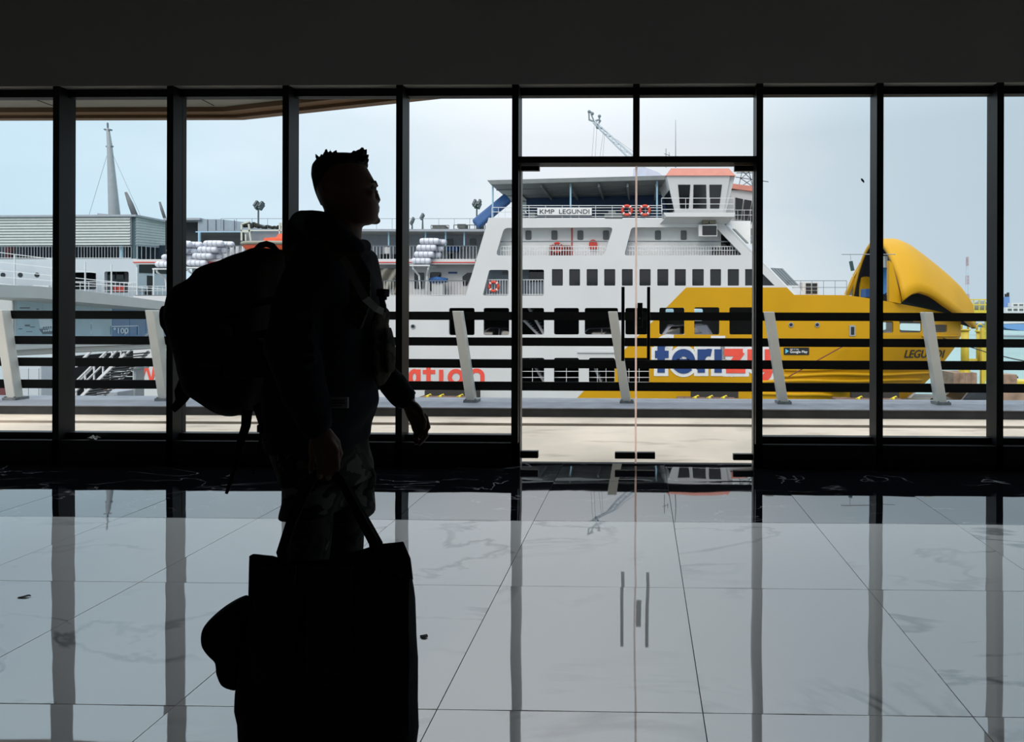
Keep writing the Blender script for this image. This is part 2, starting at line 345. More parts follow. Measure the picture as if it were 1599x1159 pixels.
# curtain wall: mullions, rails, panes, double glass door
MX = [X(px, YF, 430) for px in (87, 265, 445.5, 623, 804, 993, 1186, 1374, 1562)]
MX = [MX[0]-1.85, MX[0]-0.925]+MX+[MX[-1]+0.93, MX[-1]+1.86]
HW = 0.0255
ZD0, ZD1 = Z(254, YF), Z(244, YF)
for i, x in enumerate(MX):
    if i == 7: continue
    o = MB().box((x-HW, YF, 0), (x+HW, YB, ZB)).build('trim_%d' % (i+1), BLACK); o['kind'] = 'structure'
for i in range(len(MX)-1):
    x0, x1 = MX[i]+HW, MX[i+1]-HW
    if i in (6, 7): continue
    wnd = struct('window_%d' % (i+1), ((x0+x1)/2, YG, 0)); yr = YG-0.02
    MB().box((x0, yr, ZT), (x1, YB, ZB)).build('head_rail', BLACK, wnd)
    MB().box((x0, yr, ZS), (x1, YB, Z(680, YG))).build('bottom_rail', BLACK, wnd)
    MB().box((x0, YG, Z(680, YG)), (x1, YG+0.008, ZT)).build('pane', GLASS, wnd)
x0, x1 = MX[6]+HW, MX[8]-HW; xm = MX[7]
for i, (a, b) in enumerate(((x0, xm-HW), (xm+HW, x1))):
    wnd = struct('window_%d' % (7+i), ((a+b)/2, YG, 0))
    MB().box((a, YG-0.02, ZT), (b, YB, ZB)).build('head_rail', BLACK, wnd)
    MB().box((a, YG, ZD1), (b, YG+0.008, ZT)).build('pane', GLASS, wnd)
MB().box((xm-HW, YF, ZD1), (xm+HW, YB, ZB)).build('trim_8', BLACK)['kind'] = 'structure'
MB().box((x0, YF, ZD0), (x1, YB, ZD1)).build('trim_14', BLACK)['kind'] = 'structure'
for s_, (a, b) in enumerate(((MX[0]-HW, x0), (x1, MX[-1]+HW))):
    MB().box((a, YF, 0.0), (b, YB, ZS)).build(('baseboard_left', 'baseboard_right')[s_], BLACK)['kind'] = 'structure'
EDGE = bpy.data.materials.new('pale_polished_glass_edge'); EDGE.use_nodes = True; t_ = EDGE.node_tree; t_.nodes.clear()
o_ = t_.nodes.new('ShaderNodeOutputMaterial'); l_ = t_.nodes.new('ShaderNodeBsdfTranslucent'); l_.inputs[0].default_value = (0.98, 0.80, 0.72, 1); t_.links.new(l_.outputs[0], o_.inputs[0])
xc = X(993, YG, 560); PATCH = mat('dark_patch_fitting', (0.008, 0.008, 0.008, 1), 0.35)
for s_, (a, b) in enumerate(((x0+0.006, xc-0.004), (xc+0.004, x1-0.006))):
    d = struct('door_%d' % (s_+1), (a if s_ == 0 else b, YG, 0)); dz = ZD0-0.006
    MB().box((a, YG-0.006, 0.012), (b, YG+0.006, dz)).build('pane', GLASS, d)
    e = a if s_ == 1 else b
    MB().box((e-0.0035, YG-0.0085, 0.012), (e+0.0035, YG-0.0075, dz)).build('glass_edge', EDGE, d)
    for (p0, p1, q0, q1) in (((809, 842, 257, 266), (808, 840, 706, 717), (960, 991.5, 707, 717)), ((1147, 1179, 257, 267), (1145, 1177, 708.5, 718), (994.5, 1023, 707, 717)))[s_]:
        aa, bb = X(p0, YG-0.02, (q0+q1)/2), X(p1, YG-0.02, (q0+q1)/2); aa, bb = max(aa, a), min(bb, b)
        z0_, z1_ = Z(q1, YG-0.02), Z(q0, YG-0.02); z1_ = min(z1_, dz); z0_ = max(z0_, 0.014)
        me = bevel_mesh(MB().box((aa, YG-0.02, z0_), (bb, YG+0.02, z1_)).mesh('patch_fitting'), 0.003, 1); link('patch_fitting', me, PATCH, d)
    hx = X(972.8 if s_ == 0 else 1012.7, YG-0.07, 505); zt, zb = Z(448, YG-0.07), Z(564, YG-0.07)
    h = MB(); me = bevel_mesh(MB().box((hx-0.0125, YG-0.085, zb), (hx+0.0125, YG-0.06, zt)).mesh('door_handle'), 0.004, 2); h = link('door_handle', me, STEELBLK, d)
    sb = MB()
    for zz in (zb+0.08, zt-0.08): sb.tube([(hx, YG-0.062, zz), (hx, YG-0.005, zz)], 0.008, 8)
    sb.build('stand_off', STEELBLK, h)
    if s_ == 1:
        me = bevel_mesh(MB().box((X(995, YG, 490)+0.002, YG-0.028, Z(511, YG)), (X(1003.5, YG, 490), YG+0.028, Z(473, YG))).mesh('lock_case'), 0.003, 1); lk = link('lock_case', me, STEELBLK, d)
        MB().tube([(X(999, YG), YG-0.034, Z(497, YG)), (X(999, YG), YG-0.026, Z(497, YG))], 0.009, 10).build('lock_cylinder', mat('brushed_steel', (0.3, 0.3, 0.3, 1), 0.35, 1.0), lk)
# paler strips paint outside light onto the mullion sides at the door opening
LITSIDE = mat('lit_mullion_side', (0.24, 0.20, 0.17, 1), 0.5)
for i, (a, b) in enumerate(((x0, x0+0.006), (x1-0.006, x1))):
    MB().box((a, YG-0.03, 0), (b, YB, ZD0)).build('trim_%d' % (15+i), LITSIDE)['kind'] = 'structure'
# smudge on a pane, paper scrap on the sill
sm = MB(); c = at(1347, 282, YG-0.003)
for j in range(5): sm.ball(c+Vector((0.004*(j-2), 0, -0.005*(j-2)+0.002*(j % 2))), (0.010-0.002*abs(j-2), 0.003, 0.008), 8, 5)
tag(sm.build('moth', mat('dark_moth_wings', (0.03, 0.028, 0.025, 1), 0.9), smooth=True), 'small dark moth resting on the glass right of the door', 'moth')
c = at(145, 690, YF+0.03); pp = MB(); rp_ = random.Random(5); vs = []
for i in range(6):
    for j in range(5): vs.append((c.x-0.035+i*0.014, YF+0.012+j*0.014, ZS+0.003+0.05*rp_.random()*(0.4+0.6*math.sin(math.pi*i/5)*math.sin(math.pi*j/4))))
pp.add(vs, [(i*5+j, (i+1)*5+j, (i+1)*5+j+1, i*5+j+1) for i in range(5) for j in range(4)])
o = pp.build('paper_scrap', mat('white_paper', (0.75, 0.73, 0.70, 1), 0.8)); md = o.modifiers.new('thickness', 'SOLIDIFY'); md.thickness = 0.002
tag(o, 'crumpled white paper scrap lying on the black window sill at left', 'paper')
LEAFM = mat('dry_dark_leaf', (0.05, 0.045, 0.04, 1), 0.9)
for px, py, wx, wy, rz, lab in ((38, 933, .022, .009, .35, 'small dry dark leaf lying on the floor at the left edge'), (662, 995, .016, .010, -.2, 'small dry dark leaf lying on the tile right of the bag')):
    p = ground(px, py); mb = MB(); n = 7; top = []
    for i in range(n):
        u = -1+2*i/(n-1); hw = wy*(1-u*u)**.7+.0006; top += [(u*wx, -hw, .003+.002*math.sin(3*u)), (u*wx, 0, .0015+.002*math.sin(3*u)), (u*wx, hw, .004+.002*math.sin(3*u))]
    mb.add(top, [(i*3+j, (i+1)*3+j, (i+1)*3+j+1, i*3+j+1) for i in range(n-1) for j in range(2)])
    o = link('dry_leaf', mb.mesh('dry_leaf', True), LEAFM, None, p); o.rotation_euler = (0, 0, rz); md = o.modifiers.new('t', 'SOLIDIFY'); md.thickness = .001; tag(o, lab, 'leaf', 'dry leaves on the floor')
# ------------------------------------------------------------------ walkway, kerb, eave outside
ZW = -0.12; YK = 7.32
wk = MB().box((-14, YB+0.05, -0.5), (12, ground(900, 665.5, ZW).y, ZW)).build('floor_walkway', CREAM); wk['kind'] = 'structure'
gy = ground(900, 662, ZW).y
MB().box((-14, gy, -0.5), (12, YK, ZW+0.004)).build('gutter_strip', CREAM, wk)
MB().box((-14, ground(900, 665.5, ZW).y, -0.5), (12, gy, ZW-0.03)).build('drain_groove', GROUT, wk)
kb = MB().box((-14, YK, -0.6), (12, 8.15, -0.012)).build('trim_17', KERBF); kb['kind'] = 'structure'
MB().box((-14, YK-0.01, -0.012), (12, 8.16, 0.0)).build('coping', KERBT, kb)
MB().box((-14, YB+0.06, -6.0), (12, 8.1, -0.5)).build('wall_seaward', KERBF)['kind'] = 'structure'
# railing
rl = thing('guard_railing', 'black four-bar railing on leaning white posts along the outdoor walkway', 'railing', (0, 7.8, 0))
for a, b in ((487, 500), (527.3, 540.3), (561.5, 575), (596.5, 610)):
    MB().box((-14, 7.84, Z(b, 7.84, 800)), (12, 7.875, Z(a, 7.84, 800))).build('rail', RAILBLK, rl)
YP = 7.72; bx = [X(p, YP, 622) for p in (734.5, 979.5, 1225.5, 1472)]; sp = (bx[3]-bx[0])/3; bot = [bx[0]+k*sp for k in range(-6, 8)]
for k, x in enumerate(bot):
    zt = 1.205; lean = -0.185
    mb = MB(); h = 0.06
    mb.hexa([(x-h, YP, 0.006), (x+h, YP, 0.006), (x+h, YP+0.115, 0.006), (x-h, YP+0.115, 0.006)], [(x-h+lean, YP, zt), (x+h+lean, YP, zt), (x+h+lean, YP+0.115, zt), (x-h+lean, YP+0.115, zt)])
    me = bevel_mesh(mb.mesh('post'), 0.006, 1); po = link('post', me, WPOST, rl)
    pb = MB().box((x-0.085, YP-0.03, 0.0), (x+0.095, YP+0.15, 0.035)); 
    for dx in (-0.06, 0.07): pb.tube([(x+dx, YP-0.015, 0.03), (x+dx, YP-0.015, 0.05)], 0.012, 6)
    pb.build('base_plate', mat('weathered_steel', L(120, 122, 122), 0.6, var=0.3, scale=20), po)
# eave over the walkway
ZE = 3.17
def on_plane(px, py, z): return ground(px, py, z)
e0, e1, e2 = on_plane(0, 169, ZE), on_plane(349, 167, ZE), on_plane(600, 138.5, ZE)
dirn = (e2-e1).normalized(); e3 = e1+dirn*((YB+0.05-e1.y)/dirn.y); e0.x = -14; e0.y = e1.y+0.002
ev = struct('trim_18', (e1.x, e1.y, ZE))
def slab(pts, z0, z1):
    mb = MB(); n = len(pts); mb.add([(p[0], p[1], z0) for p in pts]+[(p[0], p[1], z1) for p in pts], [tuple(range(n-1, -1, -1)), tuple(range(n, 2*n))]+[(i, (i+1) % n, n+(i+1) % n, n+i) for i in range(n)]); return mb
slab([(e0.x, e0.y), (e1.x, e1.y), (e3.x, e3.y), (e0.x, e3.y)], ZE, ZE+0.06).build('soffit', SOFFIT, ev)
nrm = Vector((-dirn.y, dirn.x, 0)); nrm = nrm if nrm.y > 0 else -nrm
slab([(e0.x, e0.y), (e1.x, e1.y), (e3.x, e3.y), (e3.x+nrm.x*0.09, e3.y+nrm.y*0.09), (e1.x+nrm.x*0.09+0.03, e1.y+0.09), (e0.x, e0.y+0.09)], ZE-0.045, ZE+0.16).build('fascia', FASCIA, ev)
slab([(e0.x, e0.y+0.09), (e1.x+nrm.x*0.09+0.03, e1.y+0.09), (e3.x+nrm.x*0.09, e3.y+nrm.y*0.09), (e3.x+nrm.x*0.16, e3.y+nrm.y*0.16), (e1.x+nrm.x*0.16+0.05, e1.y+0.16), (e0.x, e0.y+0.16)], ZE-0.075, ZE+0.16).build('fascia_lip', FASCIA, ev)
for (a, b) in (((40, 150), (82, 165)), ((305, 150), (334, 165))):
    p, q = on_plane(a[0], a[1], ZE-0.002), on_plane(b[0], b[1], ZE-0.002)
    MB().bar(p, q, 0.008, 0.006, up=(0, 0, 1)).build('soffit_joint', GROUT, ev)
# lamp pole standing beyond the railing, mostly behind a mullion
YL = 10.6; lp = thing('signal_pole', 'thin grey pole with a crossarm standing behind the mullion right of the door', 'pole', (X(1368, YL), YL, -6))
GALV = mat('galvanised_steel', L(150, 155, 158), 0.5)
xx = X(1368, YL); zc = Z(397, YL)
MB().tube([(xx, YL, -6), (xx, YL, zc+0.05)], [0.05, 0.03], 10).build('mast', GALV, lp)
MB().tube([(X(1314, YL), YL, zc), (X(1398, YL), YL, zc)], 0.007, 8).build('crossarm', GALV, lp)
bxm = MB(); p = at(1328.5, 408, YL); q = at(1331.5, 423, YL)
MB().tube([at(1328, 398, YL), at(1328.5, 409, YL)], 0.004, 6).build('hanger', GALV, lp)
bxm.bar(p, q, 0.05, 0.05).build('lamp', mat('dark_green_lamp', L(50, 82, 84), 0.5), lp)
# ------------------------------------------------------------------ quay and sea
SEA = mat('teal_sea', L(150, 184, 176, 0.85), 0.22, var=0.08, scale=0.08, bump=0.5, bscale=0.9)
ZSEA = -5.8; ZQ = -4.7
MB().box((-1500, 9, ZSEA-1), (1500, 2500, ZSEA)).build('sea', SEA)['kind'] = 'structure'
QUAY = mat('quay_concrete', L(120, 118, 112), 0.9, var=0.25, scale=0.4)
MB().box((-60, 8.3, ZSEA-0.5), (40, 33.2, ZQ)).build('floor_quay', QUAY)['kind'] = 'structure'
MB().box((X(1425, 34), 33.2, ZSEA-0.5), (40, 43, ZQ)).build('floor_apron', QUAY)['kind'] = 'structure'
# ================================================================== the white and yellow ferry
YN, YFAR, YC = 36.0, 46.0, 41.0
SWHITE = mat('white_ship_paint', L(224, 222, 222, 0.80), 0.5, var=0.03, scale=0.5)
BRIGHTW = mat('lifted_recess_white', L(236, 234, 232, 0.95), 0.6, var=0.03); SWHITE2 = mat('white_rail_paint', L(228, 228, 230, 0.85), 0.5)  # deckhouse white lightened to stand for light in the recess
SYEL = mat('yellow_ship_paint', L(226, 168, 8, 0.72), 0.5, var=0.05, scale=0.5, spec=0.25)
SGREY = mat('grey_deckhouse_paint', L(168, 172, 180, 0.8), 0.6); SBLUEG = mat('blue_grey_deckhouse_paint', L(158, 170, 182, 0.8), 0.6)
DECKP = mat('dark_deck_paint', L(70, 76, 74), 0.7); HOLDSHD = mat('dark_shade_fill', L(40, 44, 44), 0.8)  # dark fill carries the shade of hold and recesses in its colour
PANEB = mat('dark_window_glass', (0.012, 0.013, 0.015, 1), 0.08); PANEG = mat('grey_window_glass', L(88, 92, 94), 0.3)
LBLUE = mat('light_blue_post_paint', L(150, 186, 206), 0.5); NAVY = mat('navy_awning_cloth', L(34, 58, 86), 0.8)
AWN = mat('grey_awning_sheet', L(112, 116, 116), 0.6, var=0.1, scale=2); RED = mat('red_paint', L(212, 68, 54, 0.9), 0.5); SALMON = mat('salmon_roof_paint', L(216, 138, 120, 0.80), 0.6)
RAILG = mat('grey_rail_paint', L(96, 104, 112), 0.5); CBLUE = mat('blue_cover_cloth', L(48, 92, 150), 0.7)
FZBLUE = mat('lettering_blue', L(30, 62, 120), 0.5); FZRED = mat('lettering_red', L(230, 78, 60), 0.5); BLKINK = mat('lettering_black', L(40, 40, 42), 0.6); WINK = mat('lettering_white', L(232, 230, 230, 0.85), 0.5)
ferry = thing('ferry', 'large white and yellow car ferry moored broadside beyond the railing', 'ferry', (X(900, YN), YN, -5.8))
STEM = [(480, 1496), (497, 1500), (524, 1500.5), (540, 1493), (564, 1475), (586, 1457), (601, 1441.6), (626, 1410), (668, 1378), (800, 1300)]
def stem(py):
    for (a, b), (c, d) in zip(STEM, STEM[1:]):
        if py <= c: return b+(d-b)*max(0, (py-a)/(c-a))
    return 1300
def YBOW(px, py):
    x0 = 1290-max(0, py-540)*0.9; s = min(1, max(0, (px-x0)/(stem(py)-x0))); return 35.985+4.95*s**2.3
def YBOWL(px, py): return YBOW(px, py)-0.03
# --- sides
w_car = [rrect(701, 481, 741, 523.5), rrect(755, 481, 795, 523.5), rrect(813, 481, 849.5, 522.6), rrect(865, 481, 904, 522.6), rrect(913, 481, 965, 522.6), rrect(976.5, 481, 1011, 522.6), rrect(1029.6, 480.6, 1068.6, 522.6), rrect(1084, 480, 1123.4, 522.6), rrect(1139, 480, 1176, 522.6)]
w_low = [rrect(813, 559, 850, 598), rrect(865, 559, 904, 598), rrect(919.6, 559, 960, 598), rrect(965, 559, 1014, 598)]
o1 = rpoly([(787, 356), (957.5, 355), (943.5, 399), (774, 399)], 6); o3 = rpoly([(986, 355), (1118, 355), (1159.5, 398.5), (974.6, 399)], 5)
l1 = rpoly([(764, 421.5), (794, 421.5), (794, 461.5), (753.5, 461.5)], 3); l2 = rrect(813.5, 421, 849.5, 461.6)
pax = [(861.8, 878.9), (888.8, 905.8), (916, 933.4), (943.4, 960.7), (971, 988), (998.5, 1016), (1026.4, 1043.7), (1053.6, 1071), (1081, 1099), (1109, 1126), (1136.3, 1154)]
w_pax = [rrect(a, 420.3, b, 446.2, 1.2, 2) for a, b in pax]+[[(1163.5, 420.3), (1184, 420.3), (1209.5, 446), (1163.5, 446)]]
white = [(208, 462), (727, 462), (763, 340), (1128, 343), (1136, 359), (1228.5, 449.3), (1228.5, 668), (208, 668)]
plate('side_plating', [white]+w_car+w_low+[o1, o3, l1, l2]+w_pax, YN, 0.15, SWHITE, ferry)
yel = [(1071.5, 449), (1228.5, 449), (1240, 460.5), (1322, 461), (1357, 466), (1395, 472.5), (1440, 481), (1488, 491.5), (1500, 497), (1500.5, 524), (1493, 540), (1475, 564), (1457, 586), (1441.6, 601), (1410, 626), (1378, 668), (856, 668),
       (924, 598), (960, 598), (960, 561.7), (998.6, 522.6), (1011, 522.6), (1011, 510), (1029.6, 492), (1029.6, 522.6), (1068.6, 522.6), (1068.6, 480.6), (1040.3, 480.6)]
bow_w = [rrect(1376, 502, 1395, 520, 2.5), rrect(1405, 502, 1439, 519.5, 2.5), rrect(1452, 507, 1479, 519, 2.5)]
plate('bow_plating', [yel, w_low[3], w_car[7], w_car[8]]+bow_w, YBOW, 0.17, SYEL, ferry, cuts=range(1200, 1500, 8), smooth=False)
far = [(208, 470), (727, 470), (763, 360), (1128, 365), (1228, 455), (1240, 463), (1322, 464), (1357, 468), (1395, 474), (1440, 482), (1488, 492.5), (1500, 497), (1500.5, 524), (1475, 564), (1441.6, 601), (1378, 668), (208, 668)]
plate('far_plating', [far, rrect(1050, 481, 1066, 500), rrect(1090, 481, 1124, 505)]+bow_w, YBOW, 0.15, SWHITE, ferry, cuts=range(1200, 1500, 12), mirror=YC)
# --- decks
def deck(name, px0, px1, py, th, m, y0=YN+0.15, y1=YFAR-0.15):
    z = Z(py, YN, (px0+px1)/2); return MB().box((X(px0, YN, py), y0, z-th), (X(px1, YN, py), y1, z)).build(name, m, ferry)
deck('deck', 208, 1230, 462, 0.2, DECKP); deck('deck', 745, 1180, 400.5, 0.18, SGREY); deck('deck', 765, 1128, 341, 0.2, SWHITE); deck('deck', 208, 1225, 549, 0.2, HOLDSHD); deck('deck', 208, 1330, 602, 0.2, HOLDSHD)
deck('deck', 1225, 1440, 500, 0.15, HOLDSHD, 37.2, 44.8); deck('deck', 1228, 1330, 468, 0.15, SYEL, YN+0.18, 45.8)
plate('dark_backing', [[(208, 463), (1030, 463), (1030, 640), (208, 640)]], 42.5, 0.1, HOLDSHD, ferry)  # dark sheet added so the car deck behind the windows stays dark
MB().box((X(208, YN), YN+0.15, -5.7), (X(208, YN)+0.15, YFAR-0.1, Z(462, YN, 208))).build('transom', SWHITE, ferry)
plate('bow_bulkhead', [[(1300, 470), (1345, 470), (1345, 640), (1300, 640)]], 38.0, 6.0, HOLDSHD, ferry)
# --- panes of the passenger deck
for lp in w_pax: plate('window', [[(x, y) for x, y in lp]], YN+0.10, 0.03, PANEB, ferry)
# --- recessed deckhouse walls behind the side openings
plate('deckhouse_wall', [[(765, 345), (1172, 345), (1172, 402), (765, 402)]], 36.9, 0.12, BRIGHTW, ferry)
for a in (820.4, 861, 901.5, 941.5, 1022.8, 1063): plate('deckhouse_window', [rrect(a, 360, a+9.3, 374.5, 2, 2)], 36.86, 0.05, PANEG, ferry)
plate('deckhouse_wall', [[(745, 415), (860, 415), (860, 464), (745, 464)]], 37.2, 0.12, SBLUEG, ferry)
plate('deckhouse_window', [rrect(826, 422, 850, 440, 2)], 37.15, 0.05, PANEB, ferry); plate('deckhouse_window', [rrect(784, 424.5, 792, 429.5, 1)], 37.15, 0.05, PANEG, ferry)
MB().tube([at(893, 353, 36.85), at(893, 399, 36.85)], 0.04, 6).build('fire_pipe', RED, ferry)
def vrail(name, x0, x1, y0, y1, Y, step, m, hb=(), slant=0, r=0.018, parent=None, mb=None, rv=None):
    q = mb or MB(); n = max(1, round((x1-x0)/step))
    for i in range(n+1):
        x = x0+(x1-x0)*i/n; q.bar(at(x, y0, Y), at(x+slant, y1, Y), (rv or r)*1.6, (rv or r)*1.6)
    for h in (y0,)+tuple(hb): q.bar(at(x0, h, Y), at(x1, h, Y), r*2.2, r*2.2)
    return None if mb else q.build(name, m, parent or ferry)
vrail('railing', 778, 945, 385, 399, YN+0.3, 4.1, SWHITE2, (391,)); vrail('railing', 979, 1152, 385, 399, YN+0.3, 4.1, SWHITE2, (391,))
MB().bar(at(778, 377.5, YN+0.3), at(949, 377, YN+0.3), 0.06).build('handrail', RAILG, ferry); MB().bar(at(979, 377, YN+0.3), at(1140, 377.3, YN+0.3), 0.06).build('handrail', RAILG, ferry)
vrail('railing', 756, 793, 437, 461, YN+0.3, 4.3, SWHITE2, (460,)); vrail('railing', 814, 849, 437, 461, YN+0.3, 4.3, SWHITE2, (460,))
for a, b in ((813, 850), (865, 904), (919, 960), (966, 1014)): vrail('lower_railing', a, b, 568, 598, YN+0.4, 16, SWHITE2, (580, 589.5, 597))
# hose cabinet and hose reel, chairs behind the rail
hc = MB(); hc.box(at(858, 399, 36.62), at(891, 384, 36.88)); hc.build('hose_cabinet', mat('dark_red_cabinet', L(120, 36, 34), 0.5), ferry)
plate('hose_reel', [rpoly([(919.5, 389), (919.5, 379), (923, 374), (929, 374), (932.5, 379), (932.5, 389)], 3)], 36.7, 0.18, RED, ferry)
ch = MB(); rc = random.Random(3)
for i in range(9):
    x = 1112+i*4.8; p = at(x, 399, 36.5); ch.bar(p, p+Vector((0.03, 0, 0.5)), 0.08); ch.bar(p+Vector((0, 0.1, 0.28)), p+Vector((0.16, 0.1, 0.26)), 0.1, 0.2)
ch.build('stacked_gear', mat('dark_deck_gear', L(60, 62, 64), 0.8), ferry); plate('doorway', [[(1126, 366), (1140, 366), (1140, 391), (1126, 391)]], 36.86, 0.05, PANEB, ferry)
# stairs inside the car deck
for (a, b) in (((818, 500), (848, 530)), ((826, 481), (853, 528)), ((828, 560), (851, 598)), ((925, 565), (940, 600))):
    st = MB(); A, B = at(*a, 38.0), at(*b, 38.0)
    st.bar(A, B, 0.14, 0.3)
    for i in range(9): p = A.lerp(B, (i+0.5)/9); st.box(p-Vector((0.12, 0, 0.02)), p+Vector((0.12, 0.8, 0.02)))
    st.build('inner_stair', SWHITE2, ferry)
rp_ = MB(); rp_.box(at(901, 551, YN-0.10), at(963, 547.5, YN)); rp_.box(at(905, 547.5, YN-0.06), at(963, 543.5, YN)); rp_.build('rubbing_ledge', SWHITE, ferry)
def porthole(px, py, Y, r=0.13):
    p = at(px, py, Y); MB().tube([p+Vector((0, -0.05, 0)), p+Vector((0, 0.03, 0))], r, 14).build('porthole', PANEB, None) if False else None
    o = MB().tube([p+Vector((r*math.cos(k*math.pi/8), -0.02, r*math.sin(k*math.pi/8))) for k in range(16)], 0.03, 6, closed=True).build('porthole', GALV, ferry, True)
    MB().tube([p+Vector((0, -0.02, 0)), p+Vector((0, 0.05, 0))], r, 14).build('porthole_glass', PANEB, o)
porthole(645, 510, YN); porthole(1235, 507.5, YN-0.02); porthole(1276, 507.5, YN-0.02)
plate('hatch_frame', [rrect(1326.5, 508, 1336, 525, 1)], lambda x, y: YBOW(x, y)-0.05, 0.06, GALV, ferry); plate('hatch', [rrect(1329, 510.5, 1334, 523, 1)], lambda x, y: YBOW(x, y)-0.07, 0.04, PANEB, ferry)
# strakes along the bow
for k, (ya, yb, xa, xb) in enumerate(((577, 573, 1225, 1466), (586.5, 583, 1210, 1455), (596, 593.5, 1180, 1440), (615, 617, 1180, 1300))):
    pts = []
    for i in range(25):
        x = xa+(xb-xa)*i/24; y = ya+(yb-ya)*i/24+2.2*math.sin(i*0.42+k)*(0.5 if k < 3 else 0.2); pts.append(at(x, y, YBOW(x, y)-0.03))
    MB().tube(pts, 0.11, 8).build('strake', SYEL, ferry, True)
pts = [at(x, 487+(x-1300)*0.0+37.5, YBOW(x, 524)-0.03) for x in range(1440, 1500, 4)]; MB().tube(pts, 0.09, 8).build('strake', SYEL, ferry, True)
# --- lettering on the side
FZ = {'f': ([[(1032.3, 582), (1032.3, 546)]+arc(1044, 543, 11.7, 9.5, 180, 80), [(1022.7, 553.5), (1044, 553.5)]], FZBLUE), 'e': ([[(1057, 566.5), (1079.7, 566.5)]+arc(1067.3, 564.3, 12.6, 13.4, -6, 318, 30)], FZBLUE),
      'r': ([[(1095, 582), (1095, 545.5)], [(1095, 570), (1095.5, 560)]+arc(1107, 560.5, 11, 10, 170, 70, 8)], FZBLUE), 'i': ([[(1121.3, 582), (1121.3, 545.5)], [(1121.3, 539.5), (1121.3, 530)]], FZBLUE),
      'z': ([[(1130.7, 550.5), (1160, 550.5)], [(1158, 549), (1137, 578.5)], [(1134, 577), (1164, 577)]], FZRED), 'y': ([[(1173, 545.5), (1173, 562)]+arc(1186.5, 564, 13.5, 12, 180, 330, 14), [(1200, 545.5), (1200, 580)]+arc(1188, 580, 12, 11.5, 0, -95, 12)], FZRED)}
for k_, (st, m_) in FZ.items():
    stroke_letter('lettering', st, 11.5, YN-0.09, m_, ferry); stroke_letter('lettering_outline', st, 11.5, YN-0.045, WINK, ferry, grow=5.5)
for st in ([arc(647, 589.3, 6.3, 9.6, 0, 360, 24), [(653.2, 577), (653.2, 602)]], [[(668.8, 571), (668.8, 596)]+arc(674.5, 596, 5.7, 4.5, 180, 290, 6), [(660, 581), (679.5, 581)]], [[(688.7, 602), (688.7, 577.5)], [(688.7, 571), (688.7, 565)]],
           [arc(711.8, 589.3, 9.6, 9.8, 0, 360, 28)], [[(734.5, 602), (734.5, 577)], [(734.5, 592)]+arc(744, 587, 9.2, 8.2, 180, 0, 14)+[(753.2, 602)]], [[(212, 562), (220, 598), (228, 570), (236, 598), (244, 562)]]):
    stroke_letter('lettering', st, 6.6, YN-0.03, FZRED, ferry)
letters('lettering', 'LEGUNDI', (1412, 546.5, 1476, 559), YBOWL, BLKINK, ferry, off=0.015, shear=0.3)
bd = plate('store_badge', [rrect(1224, 542.8, 1263.5, 554.3, 1.2, 2)], YN-0.05, 0.05, mat('black_badge', (0.01, 0.01, 0.012, 1), 0.4), ferry)
letters('badge_lettering', 'GET IT ON', (1233.5, 544.6, 1247, 546.8), YN-0.055, WINK, bd, off=0.01, depth=0.006); letters('badge_lettering', 'Google Play', (1233.5, 547.4, 1261, 552.6), YN-0.055, WINK, bd, off=0.02, depth=0.006)
plate('badge_triangle', [[(1226.5, 544.8), (1226.5, 552.2), (1231.8, 548.5)]], YN-0.06, 0.012, mat('badge_cyan', L(90, 190, 220), 0.5), bd)
# --- upper deck: awning, posts, rail, name board
def Yaw(a, b): return lambda x, y: a
aw = plate('awning_roof', [[(760.5, 281.5), (1042, 274), (1042, 280.5), (766, 288)]], YN-0.1, 9.8, AWN, ferry)
bm_ = MB()
for px in (800, 845, 890, 935, 980, 1025): p = at(px, 289, YN+0.2); bm_.box(p+Vector((-0.06, 0, -0.12)), p+Vector((0.06, 9.3, 0.10)))
for yy in (1.5, 3.5, 5.5): a, b = at(766, 288, YN), at(1040, 281, YN); bm_.bar(a+Vector((0, yy, -0.02)), b+Vector((0, yy, -0.02)), 0.1)
bm_.build('awning_beam', AWN, ferry)
for px, y0 in ((769.5, 288), (891, 285), (1026, 281)): MB().tube([at(px, y0, YN+0.25), at(px, 340, YN+0.25)], 0.055, 8).build('awning_post', LBLUE, ferry)
plate('awning_back_wall', [[(822, 283), (1052, 283), (1052, 340), (822, 340)]], 40.5, 0.1, NAVY, ferry)
vrail('upper_railing', 800, 1034, 321, 340, YN+0.1, 27.5, SWHITE2, (324.5, 329, 333.5, 338), r=0.016); vrail('upper_railing', 768, 799, 324, 340, YN+0.1, 10, SWHITE2, (331,), r=0.016)
nb = plate('name_board', [[(839, 324.6), (924, 324.6), (924, 336), (839, 336)]], YN-0.02, 0.06, WINK, ferry)
letters('board_lettering', 'KMP', (842.8, 327, 865.5, 333.8), YN-0.03, BLKINK, nb, off=0.0, depth=0.012); letters('board_lettering', 'LEGUNDI', (873, 327, 920.3, 333.8), YN-0.03, BLKINK, nb, off=0.0, depth=0.012)
for (a, b, c, d) in ((803, 331, 812, 340), (815, 333, 822, 340), (826, 334, 838, 340), (950, 332, 962, 340), (944, 336, 972, 340)): MB().box(at(a, d, 37.4), at(c, b, 38.0)).build('deck_locker', mat('grey_locker', L(120, 126, 126), 0.6), ferry)
